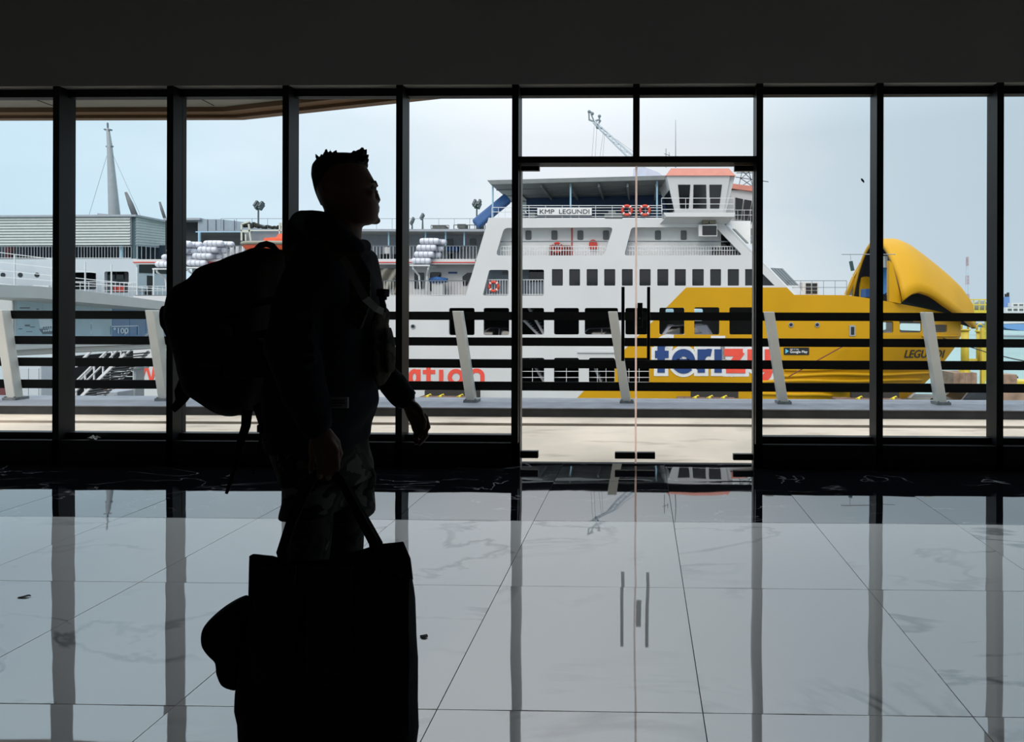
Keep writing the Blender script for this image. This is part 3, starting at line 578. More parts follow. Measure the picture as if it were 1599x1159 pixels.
# --- bridge wing house
def frustum(bot, top, yb, yt):   # (px0, px1, py) at front; depth (front, back)
    lo = [at(bot[0], bot[2], yb[0]), at(bot[1], bot[2], yb[0])]; hi = [at(top[0], top[2], yt[0]), at(top[1], top[2], yt[0])]
    lo += [Vector((lo[1].x, yb[1], lo[0].z)), Vector((lo[0].x, yb[1], lo[0].z))]; hi += [Vector((hi[1].x, yt[1], hi[0].z)), Vector((hi[0].x, yt[1], hi[0].z))]
    return lo, hi
lo, hi = frustum((1054, 1130, 332), (1041, 1140, 274), (35.7, 38.2), (35.3, 38.6))
lo[3].x = at(1045, 332, 38.2).x; hi[3].x = at(1029, 280, 38.6).x
bh = MB().hexa(lo, hi).build('bridge_house', SWHITE, ferry)
def onq(a, b, c, d, u, v): return (a*(1-u)+b*u)*(1-v)+(d*(1-u)+c*u)*v
def face_window(lo, hi, i, j, u0, u1, v0, v1, name, m, parent, shrink=0.0, push=0.03):
    A, B, C_, D = lo[i], lo[j], hi[j], hi[i]; n = (B-A).cross(D-A).normalized(); q = [onq(A, B, C_, D, u, v) for u, v in ((u0+shrink, v0), (u1-shrink, v0), (u1, v1), (u0, v1))]
    mb = MB(); mb.add([p+n*push for p in q]+[p-n*0.05 for p in q], [(0, 1, 2, 3), (7, 6, 5, 4), (0, 4, 5, 1), (1, 5, 6, 2), (2, 6, 7, 3), (3, 7, 4, 0)]); return mb.build(name, m, parent)
for u0, u1, ub0, ub1 in ((0.155, 0.36, 0.12, 0.29), (0.415, 0.625, 0.375, 0.645), (0.68, 0.89, 0.71, 0.895)):
    mb = MB(); A, B, C_, D = lo[0], lo[1], hi[1], hi[0]; n = Vector((0, -0.035, 0)); q = [onq(A, B, C_, D, ub0, 0.11), onq(A, B, C_, D, ub1, 0.11), onq(A, B, C_, D, u1, 0.75), onq(A, B, C_, D, u0, 0.75)]
    mb.add([p+n for p in q]+[p-n for p in q], [(0, 1, 2, 3), (7, 6, 5, 4), (0, 4, 5, 1), (1, 5, 6, 2), (2, 6, 7, 3), (3, 7, 4, 0)]); mb.build('bridge_window', PANEB, bh)
for u0, u1 in ((0.06, 0.36), (0.42, 0.68), (0.74, 0.95)): face_window(lo, hi, 3, 0, u0, u1, 0.06, 0.62, 'bridge_window', PANEB, bh)
lo2, hi2 = frustum((1130, 1133, 332), (1140, 1148, 274), (35.8, 38.2), (35.5, 38.6)); MB().hexa(lo2, hi2).build('bridge_corner', SWHITE, ferry)
lo3, hi3 = frustum((1039.5, 1148.5, 274.2), (1047.5, 1138, 263), (35.2, 38.7), (35.5, 38.4)); MB().hexa(lo3, hi3).build('bridge_roof', SALMON, ferry)
lo4, hi4 = frustum((1040, 1147, 338.5), (1036, 1148, 332), (35.0, 38.6), (35.0, 38.6)); MB().hexa(lo4, hi4).build('wing_platform', SWHITE, ferry)
lo5, hi5 = frustum((1030, 1136, 350), (1042, 1140, 338), (36.0, 38.4), (35.3, 38.4)); MB().hexa(lo5, hi5).build('wing_bracket', SWHITE, ferry)
vrail('wing_railing', 1033, 1146, 309.5, 332, 35.1, 37, SWHITE2, (318.6, 327), r=0.015)
vb = plate('vent_box', [[(1091, 351), (1120, 350), (1120, 369), (1091, 369)]], 35.6, 0.7, SWHITE, ferry); plate('vent_screen', [rrect(1096.8, 352.5, 1119, 367, 0.8, 2)], 35.56, 0.06, PANEB, vb)
for a in (1096.8, 1108): plate('vent_louvre', [[(a, 343.2), (a+9.6, 343.2), (a+9.6, 349.2), (a, 349.2)]], 35.62, 0.3, mat('beige_louvre', L(120, 114, 98), 0.7), vb)
# centre wheelhouse further back
lo6, hi6 = frustum((1120, 1174, 350), (1118, 1186, 297), (39.2, 43.5), (38.9, 43.8)); wh = MB().hexa(lo6, hi6).build('wheelhouse', SWHITE, ferry)
for q in ([(1148.5, 308.5), (1160.5, 311), (1156.5, 342.5), (1149, 341)], [(1162.5, 311.5), (1174, 313.5), (1167, 344.5), (1159, 343)], [(1176, 314), (1184, 315.5), (1177, 346), (1169, 345)]): plate('bridge_window', [q], 38.86, 0.2, PANEB, wh)
plate('wheelhouse_roof', [[(1120, 283), (1150, 287.5), (1190, 292.5), (1190, 300.5), (1140, 294), (1118, 294)]], 38.7, 5.2, SALMON, ferry)
plate('wheelhouse_floor', [[(1128, 347), (1190, 351.5), (1190, 357.5), (1140, 355), (1128, 352)]], 38.6, 5.4, SWHITE, ferry)
vrail('wing_railing', 1142, 1182, 328, 350, 38.5, 10, SWHITE2, (336,), r=0.014)
mb = MB()
for a, b in (((1153, 294), (1160, 262)), ((1176, 294), (1168, 262)), ((1153, 294), (1174, 280)), ((1176, 292), (1156, 278)), ((1156, 280), (1172, 266)), ((1173, 280), (1158, 266)), ((1148, 276.5), (1200, 284)), ((1150, 270), (1178, 270))): mb.bar(at(*a, 41), at(*b, 41), 0.05)
mb.build('radar_mast', RAILG, ferry)
# slanting forward facet of the superstructure
A, B, C_, D = at(1134, 351, YN+0.02), at(1240, 460.5, YN+0.02), at(1263, 460.5, 39.5), at(1160, 354, 39.5)
mb = MB(); th = Vector((-0.12, 0.05, -0.12)); mb.add([A, B, C_, D, A+th, B+th, C_+th, D+th], [(0, 1, 2, 3), (7, 6, 5, 4), (0, 4, 5, 1), (1, 5, 6, 2), (2, 6, 7, 3), (3, 7, 4, 0)]); mb.build('front_facet', SWHITE, ferry)
def facet_win(u0, u1, v0, v1, m_):
    q = [onq(A, B, C_, D, u, v) for u, v in ((u0, v0), (u1, v0), (u1, v1), (u0, v1))]; n = -(B-A).cross(D-A).normalized(); n = n if n.x > 0 else -n
    MB().add([p+n*0.04 for p in q]+[p-n*0.04 for p in q], [(0, 1, 2, 3), (7, 6, 5, 4), (0, 4, 5, 1), (1, 5, 6, 2), (2, 6, 7, 3), (3, 7, 4, 0)]).build('front_window', m_, ferry)
facet_win(0.06, 0.26, 0.12, 0.45, PANEG); facet_win(0.06, 0.26, 0.52, 0.85, PANEG)
for k in range(4): facet_win(0.62, 0.86, 0.14+k*0.2, 0.29+k*0.2, PANEG)
plate('front_bulwark', [[(1228, 447), (1257, 447), (1268, 460), (1240, 462)]], 39.6, 0.15, SWHITE, ferry)
vrail('bow_railing', 1196, 1322, 438.5, 461, 37.2, 18, RAILG, (449,), r=0.014)
vx = plate('vent_box', [[(1253, 441), (1278, 441), (1278, 461.5), (1253, 461.5)]], 38.6, 0.8, SWHITE, ferry)
for i in range(2):
    for j in range(3): plate('vent_screen', [[(1258.5+i*9.6, 442.5+j*5.8), (1266.6+i*9.6, 442.5+j*5.8), (1266.6+i*9.6, 447+j*5.8), (1258.5+i*9.6, 447+j*5.8)]], 38.55, 0.06, PANEB, vx)
MB().tube([at(1055, 262, 39), at(1055, 187, 39)], [0.03, 0.012], 6).build('whip_antenna', RAILG, ferry)
mb = MB(); mb.tube([at(1040, 262, 38), at(1040, 232, 38)], 0.02, 6); mb.bar(at(1037, 240, 38), at(1046, 243, 38), 0.03); mb.bar(at(1045, 246, 38), at(1045, 238, 38), 0.03); mb.build('antenna_bracket', RAILG, ferry)
cv = plate('funnel_cover', [rpoly([(988, 279), (989, 262), (1010, 262), (1030, 270), (1036, 276)], 4)], 40, 3.0, mat('pale_canvas', L(196, 200, 216), 0.8), ferry)
# --- open bow visor: arched shell, wide at its after lip, running down to the stem
xa = 16.1
NS, NT = 28, 29
def lerp_t(T, s):
    for (a, b), (c, d) in zip(T, T[1:]):
        if s <= c: t = (s-a)/(c-a); return b+(d-b)*t
    return T[-1][1]
CROWN = [(0, 6.22), (0.08, 6.30), (0.19, 6.30), (0.30, 5.98), (0.45, 5.25), (0.58, 4.58), (0.70, 3.92), (0.84, 3.05), (0.96, 1.95), (0.99, 1.25), (1.0, 0.55)]
EDGE_ = [(0, 1.95), (0.05, 2.22), (0.10, 2.42), (0.18, 2.52), (0.30, 2.33), (0.40, 2.0), (0.48, 1.70), (0.70, 1.05), (0.90, 0.45), (1.0, 0.10)]
def visor_pt(s, t):   # s along the ship 0..1, t across -1 (near) .. 1 (far)
    wd = 4.45*(1-s**1.6)+0.04; crown, edge = lerp_t(CROWN, s), lerp_t(EDGE_, s); a = abs(t); prof = max(0, 1-a**1.9)**0.88
    return Vector((xa+7.0*s, YC+wd*math.copysign(a, t), edge+(crown-edge)*prof))
mb = MB(); g = [[visor_pt(i/NS, -1+2*j/(NT-1)) for j in range(NT)] for i in range(NS+1)]
mb.add([p for r in g for p in r], [(i*NT+j, i*NT+j+1, (i+1)*NT+j+1, (i+1)*NT+j) for i in range(NS) for j in range(NT-1)])
inn = mat('visor_inner_shade', L(40, 40, 42), 0.7)  # dark inner faces hold the shade under the visor in their colour
vo = mb.build('bow_visor', SYEL, ferry, True); vo.data.materials.append(inn); md = vo.modifiers.new('thickness', 'SOLIDIFY'); md.thickness = 0.28; md.offset = -1; md.material_offset = 1; md.material_offset_rim = 0; md.use_flip_normals = False
for q, yq, th_, mm in (([(1326, 461), (1345, 421), (1345, 463)], 45.3, 0.1, SGREY), ([(1344.6, 410), (1359.5, 397), (1361, 467), (1344.6, 463.5)], 44.2, 0.4, SYEL), ([(1388.6, 407), (1393.5, 411), (1407, 466), (1407, 474), (1388.6, 471)], 37.0, 0.35, SYEL), ([(1362, 452), (1388.6, 463), (1388.6, 471), (1362, 467)], 40.5, 0.2, inn)):
    plate('visor_leg', [q], yq, th_, mm, ferry)
mb = MB(); P_ = [at(1321.5, 461, 45.4), at(1334, 433, 45.2), at(1345, 413.5, 44.6), at(1360, 396.5, 43.4), at(1374, 384, 42.4)]
for a, b in zip(P_, P_[1:]): mb.bar(a, b, 0.22, 0.5)
mb.build('visor_rim', SYEL, ferry)
rm = MB(); p0, p1 = at(1383, 463, 42), at(1389, 405, 43)
rm.bar(p0, p1, 0.5, 2.2); rm.build('bow_ramp', mat('blue_ramp_paint', L(70, 132, 190), 0.5), ferry)
rb = MB(); rb.tube([at(1384, 418, 41.2), at(1384, 400, 41.2)], 0.22, 8); rb.tube([at(1386, 466, 41.2), at(1386, 420, 41.2)], 0.06, 6); rb.build('ramp_cylinder', SWHITE2, ferry)
bb = MB(); bb.box(at(1352, 464, 43), at(1364, 452, 44)); bb.build('ramp_motor', CBLUE, ferry)
rope = MB(); rope.tube([at(1330, 535, YBOW(1330, 535)-0.05), at(1315, 541.5, 34.9), at(1280, 561, 34), at(1232, 588, 33)], 0.035, 6); tag(rope.build('mooring_rope', mat('rust_rope', L(110, 60, 40), 0.9)), 'thin rust-coloured mooring rope slanting across the yellow bow', 'rope')
rope = MB(); rope.tube([at(1460, 524, 41), at(1512, 541, 36), at(1540, 550, 33.5), at(1580, 560, 30.5), at(1640, 572, 28)], 0.03, 6); tag(rope.build('mooring_rope', mat('dark_rope', L(60, 60, 60), 0.9)), 'dark mooring rope sagging to the right from the bow over the water', 'rope')
# --- after decks
plate('deck_edge', [[(208, 405), (742, 405.5), (742, 412.8), (208, 412.8)]], 36.5, 0.15, SWHITE, ferry); MB().bar(at(208, 409.7, 36.48), at(742, 409.9, 36.48), 0.06, 0.05).build('red_line', RED, ferry)
dz = Z(406, 36.5); MB().box((X(208, YN), 36.6, dz-0.15), (X(760, 37), YFAR-0.2, dz)).build('deck', DECKP, ferry)
plate('deckhouse_wall', [[(300, 408), (745, 408), (745, 464), (300, 464)]], 37.6, 0.12, SWHITE, ferry)
for lp in (rrect(647, 425.8, 662, 451, 1.5), rrect(671.6, 425, 688.5, 455, 2), [(722, 432), (730, 426), (737, 426), (729, 446), (723, 446)]): plate('deckhouse_window', [lp], 37.55, 0.06, PANEB, ferry)
plate('plaque', [[(700, 424.5), (713.5, 424.5), (713.5, 427.3), (700, 427.3)]], 37.55, 0.05, FZBLUE, ferry)
vrail('railing', 600, 726, 438.5, 461.5, YN+0.2, 4.6, SWHITE2, (461,), r=0.014); MB().bar(at(600, 438.5, YN+0.18), at(728, 438.5, YN+0.18), 0.05).build('handrail', RAILG, ferry)
tp = MB(); g = [[at(590+i*2.6, 419+j*4.2, 37.0+0.25*math.sin(i*0.9+j*0.8)+0.06*j) for j in range(11)] for i in range(13)]
tp.add([p for r in g for p in r], [(i*11+j, i*11+j+1, (i+1)*11+j+1, (i+1)*11+j) for i in range(12) for j in range(10)]); o = tp.build('tarpaulin', mat('beige_tarpaulin', L(158, 152, 140), 0.8), ferry, True); md = o.modifiers.new('t', 'SOLIDIFY'); md.thickness = 0.03
mb = MB(); mb.tube([at(672, 438, 36.9), at(682, 436.5, 36.8), at(699, 438, 36.9)], [0.16, 0.2, 0.14], 10); mb.build('rolled_cover', CBLUE, ferry, True)
MB().box(at(674, 461, 36.9), at(695, 441, 37.3)).build('deck_locker', SWHITE, ferry)
plate('deckhouse_wall', [[(330, 360), (765, 360), (765, 407), (330, 407)]], 38.6, 0.12, SGREY, ferry)
for a, b, c, d in ((697.5, 373, 707, 384.5), (733.5, 372.5, 743, 384)): plate('deckhouse_window', [rrect(a, b, c, d, 2, 2)], 38.55, 0.06, PANEG, ferry)
plate('doorway', [[(700, 396), (708, 396), (708, 405), (700, 405)]], 38.55, 0.06, HOLDSHD, ferry); plate('bench', [[(697, 385), (715, 385), (715, 392), (697, 392)]], 37.9, 0.4, CBLUE, ferry); plate('notice_box', [[(600, 386), (608, 386), (608, 396), (600, 396)]], 37.2, 0.15, SWHITE, ferry)
for a in (592, 612, 622): plate('recess_shade', [[(a, 397), (a+14, 397), (a+14, 405), (a, 405)]], 38.5, 0.1, HOLDSHD, ferry)  # dark plates paint the shade behind the railing
vrail('railing', 344, 744, 384.5, 405.5, 36.6, 5.2, SWHITE2, (405,), r=0.014); MB().bar(at(344, 384, 36.6), at(744, 384.3, 36.6), 0.05).build('handrail', RAILG, ferry)
for a in (607, 664.5, 696, 725): MB().tube([at(a, 361, 36.7), at(a, 385, 36.7)], 0.05, 8).build('roof_post', LBLUE, ferry)
zr = Z(358, 36.4); MB().box((X(441, 36.4), 36.4, zr-0.12), (X(770, 36.4), 45.5, zr)).build('boat_deck_roof', SWHITE, ferry)
plate('roof_fascia', [[(441, 357.5), (770, 357.8), (770, 361.5), (441, 361)]], 36.35, 0.06, SGREY, ferry)
vrail('roof_railing', 345, 758, 341.5, 358, 38.0, 24, RAILG, (), r=0.010)
mb = MB()
for (a, b, c, d) in ((673, 352, 701, 357), (708.5, 351.5, 757.5, 358)):
    vrail('', a, c, b, d, 37.2, 8, None, (d,), r=0.02, mb=mb)
for (a, b, c, d) in ((714, 352, 731, 356), (745, 352, 756, 357.5), (675, 354.5, 700, 356.5)): mb.box(at(a, d, 37.2), at(c, b, 37.8))
mb.build('vent_cage', mat('dark_vent', L(84, 86, 84), 0.7), ferry)
ct = MB(); a, b = at(742.5, 351, 36.8), at(793, 309.5, 37.6); ct.bar(a, b, 0.62, 0.62); me = bevel_mesh(ct.mesh('evacuation_chute'), 0.12, 2); tag(link('evacuation_chute', me, mat('blue_chute', L(46, 88, 142), 0.6)), 'long blue evacuation chute sloping down from the shaded upper deck of the ferry', 'chute')
# deckhouse with sloping roof left of the person
plate('sloping_screen', [[(309, 342), (345, 342.5), (400, 349), (442, 356.5), (442, 361.5), (309, 361.5)]], 39.2, 0.3, SBLUEG, ferry)
for a in (324, 337, 349, 366): MB().bar(at(a, 343, 39.17), at(a, 361, 39.17), 0.03).build('screen_joint', RAILG, ferry)
plate('recess_shade', [[(258, 345), (309, 342.5), (309, 407), (258, 407)]], 40.0, 0.2, HOLDSHD, ferry); plate('recess_shade', [[(309, 362), (380, 362), (380, 384), (309, 384)]], 38.3, 0.1, HOLDSHD, ferry)  # flat dark plates paint the shade in the voids under the roof
plate('roof_edge', [[(255, 340.5), (312, 340.3), (312, 343.5), (255, 344)]], 39.0, 1.0, SGREY, ferry); MB().bar(at(306, 362.3, 38.0), at(442, 362, 38.0), 0.07).build('roof_edge', LBLUE, ferry)
MB().tube([at(311.5, 363, 37.9), at(311.5, 384, 37.9)], 0.08, 8).build('roof_post', LBLUE, ferry)
for a in (350, 359, 368, 377): plate('door_panel', [[(a, 384), (a+4.5, 384), (a+4.5, 406), (a, 406)]], 37.6, 0.06, SWHITE2, ferry)
# ------------------------------------------------------------------ life rings
RINGO = mat('orange_ring', L(222, 76, 56, 0.9), 0.5)
def ring_proto(loc, label):
    t = thing('life_ring', label, 'life ring', loc, 'life rings on the ferry'); k = 24
    link('ring', MB().tube([(0.28*math.cos(2*math.pi*i/k), 0, 0.28*math.sin(2*math.pi*i/k)) for i in range(k)], 0.085, 10, closed=True).mesh('ring', True), RINGO, t, loc)
    for q in range(4):
        a0 = math.pi/4+q*math.pi/2; link('band', MB().tube([(0.28*math.cos(a0+d), 0, 0.28*math.sin(a0+d)) for d in (-0.14, -0.05, 0.05, 0.14)], 0.089, 10).mesh('band', True), WINK, t, loc)
    return t
r0 = ring_proto(at(979, 328.5, YN-0.05), 'left orange life ring of the two hung on the top deck rail beside the bridge')
dup(r0, at(1007, 328.5, YN-0.05), 'right orange life ring of the two on the top deck rail, nearest the bridge')
dup(r0, at(771, 447.5, YN+0.2), 'orange life ring hung in the small side opening of the passenger deck'); dup(r0, at(870, 387, YN+0.55), 'orange life ring in front of the red hose cabinet behind the mesh rail')
# ------------------------------------------------------------------ life rafts
DRUM = mat('white_raft_canister', L(226, 226, 236, 0.85), 0.45); STRP = mat('grey_raft_strap', L(176, 178, 188), 0.7)
def raft_proto(loc, label, group):
    t = thing('life_raft', label, 'life raft', loc, group); prof = [(-0.60, 0.10), (-0.57, 0.155), (-0.50, 0.19), (-0.30, 0.197), (0.0, 0.197), (0.30, 0.197), (0.50, 0.19), (0.57, 0.155), (0.60, 0.10)]
    link('canister', MB().tube([(x, 0, 0) for x, r in prof], [r for x, r in prof], 16).mesh('canister', True), DRUM, t, loc)
    for x in (-0.30, 0.0, 0.28): link('strap', MB().tube([(x-0.03, 0, 0), (x+0.03, 0, 0)], 0.203, 16).mesh('strap', True), STRP, t, loc)
    return t
rf = None
ords = ('topmost', 'second from top', 'third from top', 'bottom')
for s_, (gname, cells) in enumerate((('white raft canisters right of the man', [(671, 376.8), (666.5, 387), (662.5, 397.4), (658, 407.6)]), ('white raft canisters left of the man', [(334, 380.5), (325, 390), (317, 400), (308, 411)]), ('white raft canisters behind the second mullion', [(284, 381), (277, 391.5), (269, 402), (259, 413)]))):
    for i, (px, py) in enumerate(cells):
        for b_ in range(2):
            lab = '%s white raft canister, %s row, stack %s' % (ords[i], ('front', 'back')[b_], ('right of the man', 'just above the backpack', 'beside the second mullion')[s_])
            loc = at(px, py, 36.25)+Vector((0.30*b_, 0.50*b_, 0.0))
            if rf is None: rf = raft_proto(loc, lab, gname)
            else: q = dup(rf, loc, lab); q['group'] = gname
for px in (658, 308, 259):
    cr = MB(); p = at(px, 407.6 if px == 658 else 411 if px == 308 else 413, 36.25)
    for dx in (-0.42, 0.42): cr.tube([p+Vector((dx*1.25, -0.1, -0.28)), p+Vector((dx*1.1, -0.1, -0.5)), p+Vector((dx*0.6, 0.3, -0.9)), p+Vector((dx*0.5, 0.4, -1.9))], 0.06, 8); cr.bar(p+Vector((dx, -0.3, -0.27)), p+Vector((dx, 0.95, -0.27)), 0.06)
    cr.bar(p+Vector((-0.62, -0.25, -0.30)), p+Vector((0.62, -0.25, -0.30)), 0.08); cr.bar(p+Vector((-0.62, 0.9, -0.30)), p+Vector((0.62, 0.9, -0.30)), 0.08); cr.build('raft_cradle', SWHITE2, ferry)
# ------------------------------------------------------------------ orange lifeboat and its davit
lb = thing('lifeboat', 'orange rescue boat with grey gunwale hanging behind the backpack', 'boat', at(408, 396, 35.9))
ORNG = mat('orange_boat_paint', L(232, 92, 52, 0.9), 0.4); GUN = mat('grey_gunwale', L(140, 136, 122), 0.6)
c0, c1 = at(369, 390, 35.9).x, at(462, 390, 35.9).x; zg, zk, zt_ = Z(380, 35.9, 400), Z(398, 35.9, 400), Z(364, 35.9, 400); rings = []; rt_ = []; rg_ = []
for i in range(13):
    u = i/12; x = c0+(c1-c0)*u; hw = 0.75*(1-abs(2*u-1)**3)**0.6+0.05; zb_ = zk+(zg-zk)*0.75*abs(2*u-1)**3
    rings.append([Vector((x, 36.5+hw*math.cos(math.pi*j/8), zg+0.02-(zg-zb_)*math.sin(math.pi*j/8))) for j in range(9)]+[Vector((x, 36.5-hw*0.5, zg+0.05)), Vector((x, 36.5+hw*0.5, zg+0.05))])
MB().loft(rings).build('boat_hull', ORNG, lb, True)
for s_ in (-1, 1): MB().tube([Vector((c0+(c1-c0)*i/12, 36.5+s_*(0.77*(1-abs(i/6-1)**3)**0.6+0.04), zg+0.02)) for i in range(13)], 0.115, 8).build('gunwale', GUN, lb, True)
cb = MB(); xa_, xb_ = at(406, 370, 35.9).x, at(455, 370, 35.9).x; cb.hexa([(xa_, 36.1, zg), (xb_, 36.1, zg), (xb_, 36.9, zg), (xa_, 36.9, zg)], [(xa_+0.1, 36.15, zg+0.36), (xb_, 36.15, zg+0.5), (xb_, 36.85, zg+0.5), (xa_+0.1, 36.85, zg+0.36)])
xc_ = at(426, 370, 35.9).x; cb.hexa([(xc_, 36.12, zg+0.3), (xb_, 36.12, zg+0.3), (xb_, 36.88, zg+0.3), (xc_, 36.88, zg+0.3)], [(xc_+0.15, 36.2, zt_), (xb_, 36.2, zt_), (xb_, 36.8, zt_), (xc_+0.15, 36.8, zt_)]); cb.build('cabin', ORNG, lb)
dv = MB()
for a, b in (((377.5, 376), (377.5, 350)), ((392, 376), (388.5, 350)), ((377.5, 350), (390, 346)), ((377.5, 362), (392, 362)), ((384, 376), (384, 366)), ((437, 376), (437, 348)), ((442, 376), (441, 348)), ((376, 360), (442, 360))): dv.bar(at(*a, 37.9), at(*b, 37.9), 0.09)
dv.build('davit', mat('pale_davit_paint', L(196, 198, 186), 0.5), ferry)
nb_ = MB(); rn = random.Random(9)
for i in range(16): px = 382+i*3.6; nb_.ball(at(px, (352 if i < 7 else 355)+rn.uniform(-1.5, 1.5), 38.2), (0.16, 0.15, (0.16 if i < 7 else 0.10)), 8, 5)
nb_.build('dark_netting', mat('dark_net', L(38, 42, 36), 0.9), ferry)
# ================================================================== second ferry at the left
Y2 = 47.0
f2 = thing('ferry', 'white ferry with ribbed grey upper wall and tall mast moored at the far left', 'ferry', (X(100, Y2), Y2, -5.8))
WH2 = mat('cool_white_ship_paint', L(206, 212, 218, 0.8), 0.5, var=0.04, scale=0.4); SLAT = mat('pale_ribbed_cladding', L(196, 202, 198, 0.8), 0.5)
def YR(px, py): return 1/((1/Y2)+(px-212)*((1/50.5)-(1/Y2))/48.0)     # right hand wall running away from the corner
plate('upper_wall', [[(-60, 339), (205, 337), (205, 383), (-60, 384)]], Y2, 0.2, SGREY, f2); plate('upper_wall', [[(212, 337), (300, 352), (300, 391), (212, 384)]], YR, 0.2, SGREY, f2)
for k in range(10):
    y0 = 339.5+k*4.35
    mb = MB(); a, b = at(-60, y0+1.2, Y2-0.02), at(204, y0, Y2-0.02); h = Vector((0, 0, -0.17)); d = Vector((0, -0.09, -0.02))
    mb.add([a, b, b+h, a+h, a+h+d, b+h+d], [(0, 1, 5, 4), (3, 2, 5, 4), (0, 3, 2, 1), (0, 4, 3), (1, 2, 5)]); mb.build('slat', SLAT, f2)
    a, b = at(213.5, y0, YR(213.5, 0)-0.05), at(300, y0+14-k*0.85, YR(300, 0)-0.05); d = Vector((-0.09, -0.05, -0.02)); mb = MB()
    mb.add([a, b, b+h, a+h, a+h+d, b+h+d], [(0, 1, 5, 4), (3, 2, 5, 4), (0, 3, 2, 1), (0, 4, 3), (1, 2, 5)]); mb.build('slat', SLAT, f2)
plate('corner_post', [[(204.5, 336), (212.5, 336.5), (212.5, 404), (207, 404)]], Y2+0.1, 0.25, mat('dark_teal_trim', L(60, 82, 88), 0.5), f2)
plate('roof_edge', [[(-60, 336.5), (212, 335), (212, 338), (-60, 339.5)]], Y2-0.2, 4.0, SGREY, f2)
plate('promenade_wall', [[(-60, 383), (300, 383), (300, 412), (-60, 412)]], Y2+2.6, 0.2, mat('dark_blue_wall', L(44, 58, 72), 0.7), f2)
vrail('railing', -20, 205, 385, 404, Y2+0.05, 4.6, SWHITE2, (403,), r=0.018, parent=f2, rv=0.012); q = MB()
for i in range(12): x = 214+i*7; q.bar(at(x, 384+i*0.4, YR(x, 0)), at(x, 405+i*0.4, YR(x, 0)), 0.035)
q.build('railing', SWHITE2, f2)
for a, b in ((65, 90), (168, 190)): MB().bar(at(b, 384, Y2+0.4), at(b, 404, Y2+0.4), 0.2).build('promenade_post', LBLUE, f2)
bn = MB(); bn.box(at(8, 403, Y2+1.2), at(22, 392, Y2+1.6)); bn.ball(at(15, 389, Y2+1.3), (0.45, 0.2, 0.3), 8, 6); bn.build('red_locker', mat('dull_red_locker', L(128, 52, 60), 0.6), f2)
wins2 = [rrect(112, 425.5, 150, 452, 2.5), rrect(163, 424, 201, 457, 3)]
plate('side_wall', [[(-60, 405), (213, 404), (212, 480), (-60, 480)]]+wins2, Y2, 0.25, WH2, f2)
plate('inner_wall', [[(100, 415), (210, 415), (210, 470), (100, 470)]], Y2+1.6, 0.1, mat('dim_inner_wall', L(112, 118, 122), 0.8), f2)
for a in (119, 136, 168, 182): plate('inner_window', [[(a, 424), (a+11, 424), (a+11, 436), (a, 436)]], Y2+1.5, 0.08, PANEB, f2)
for a in (180, 186, 192): MB().tube([at(a, 456, Y2+0.8), at(a, 446, Y2+0.8)], 0.13, 8).build('red_cylinder', RED, f2)
for a in (5, 32, 58): porthole_p = at(a, 429.5, Y2); o = MB().tube([porthole_p+Vector((0, -0.04, 0)), porthole_p+Vector((0, 0.05, 0))], 0.19, 14).build('porthole', PANEB, f2)
vrail('railing', 112, 152, 440, 456, Y2-0.3, 13, SWHITE2, (447,), r=0.025, parent=f2); vrail('railing', 160, 214, 441, 462, Y2-0.3, 7, SWHITE2, (447, 454), r=0.02, parent=f2)
plate('end_wall', [[(212, 405), (262, 407), (262, 480), (212, 480)]], YR, 0.2, WH2, f2); plate('recess_shade', [rpoly([(214, 412), (262, 414), (262, 428), (216, 426)], 2)], lambda x, y: YR(x, y)-0.06, 0.08, HOLDSHD, f2)  # dark plates here and below paint the shade of end wall recesses
plate('recess_shade', [[(226, 430), (240, 431), (240, 461), (226, 460)]], lambda x, y: YR(x, y)-0.06, 0.08, HOLDSHD, f2); plate('locker', [[(214, 428), (226, 428.5), (226, 452), (214, 452)]], lambda x, y: YR(x, y)-0.3, 0.2, WH2, f2)
vrail('railing', 214, 262, 447, 462, Y2-0.2, 8, SWHITE2, (454,), r=0.018, parent=f2)
q = MB()
for (a, b) in (((-20, 392), (85, 405)), ((-20, 407), (150, 426)), ((-20, 420), (205, 443)), ((-20, 431), (260, 452)), ((-20, 441), (260, 470))): q.bar(at(*a, Y2-1.0), at(*b, Y2-1.0), 0.05)
for a in (23, 81, 133, 174, 214, 240): q.bar(at(a, 396+a*0.1, Y2-1.0), at(a, 452+a*0.12, Y2-1.0), 0.07)
q.build('bulwark_rail', SWHITE2, f2)
plate('pale_locker', [[(51, 445.5), (76, 446.5), (76, 452), (51, 451)]], Y2-1.2, 0.3, SWHITE2, f2)
plate('hull_side', [[(-60, 442), (262, 474), (300, 480), (300, 604), (-60, 600)]], Y2-1.1, 0.3, WH2, f2); plate('hull_side_lower', [[(-60, 600), (300, 604), (300, 700), (-60, 700)]], Y2-1.15, 0.3, mat('oxide_red_hull', L(98, 44, 46), 0.6), f2)
MB().box((X(-60, Y2), Y2+0.3, Z(470, Y2)-0.2), (X(255, Y2), Y2+9, Z(470, Y2))).build('deck', DECKP, f2); MB().box((X(-60, Y2), Y2+0.2, Z(404, Y2)-0.2), (X(210, Y2), Y2+9, Z(404, Y2))).build('deck', DECKP, f2)
DARKO = mat('black_shade_fill', (0.008, 0.008, 0.009, 1), 0.8, spec=0.1); plate('under_bridge_shade', [[(66, 566), (104, 566), (104, 592), (66, 592)]], Y2-1.2, 0.12, DARKO, f2); plate('under_bridge_shade', [[(113, 556), (208, 548), (208, 594), (113, 594)]], Y2-1.2, 0.12, DARKO, f2); plate('under_bridge_shade', [[(120, 604), (160, 604), (160, 640), (120, 640)]], Y2-1.2, 0.12, DARKO, f2)  # black plates on the hull paint the shade under the boarding bridge
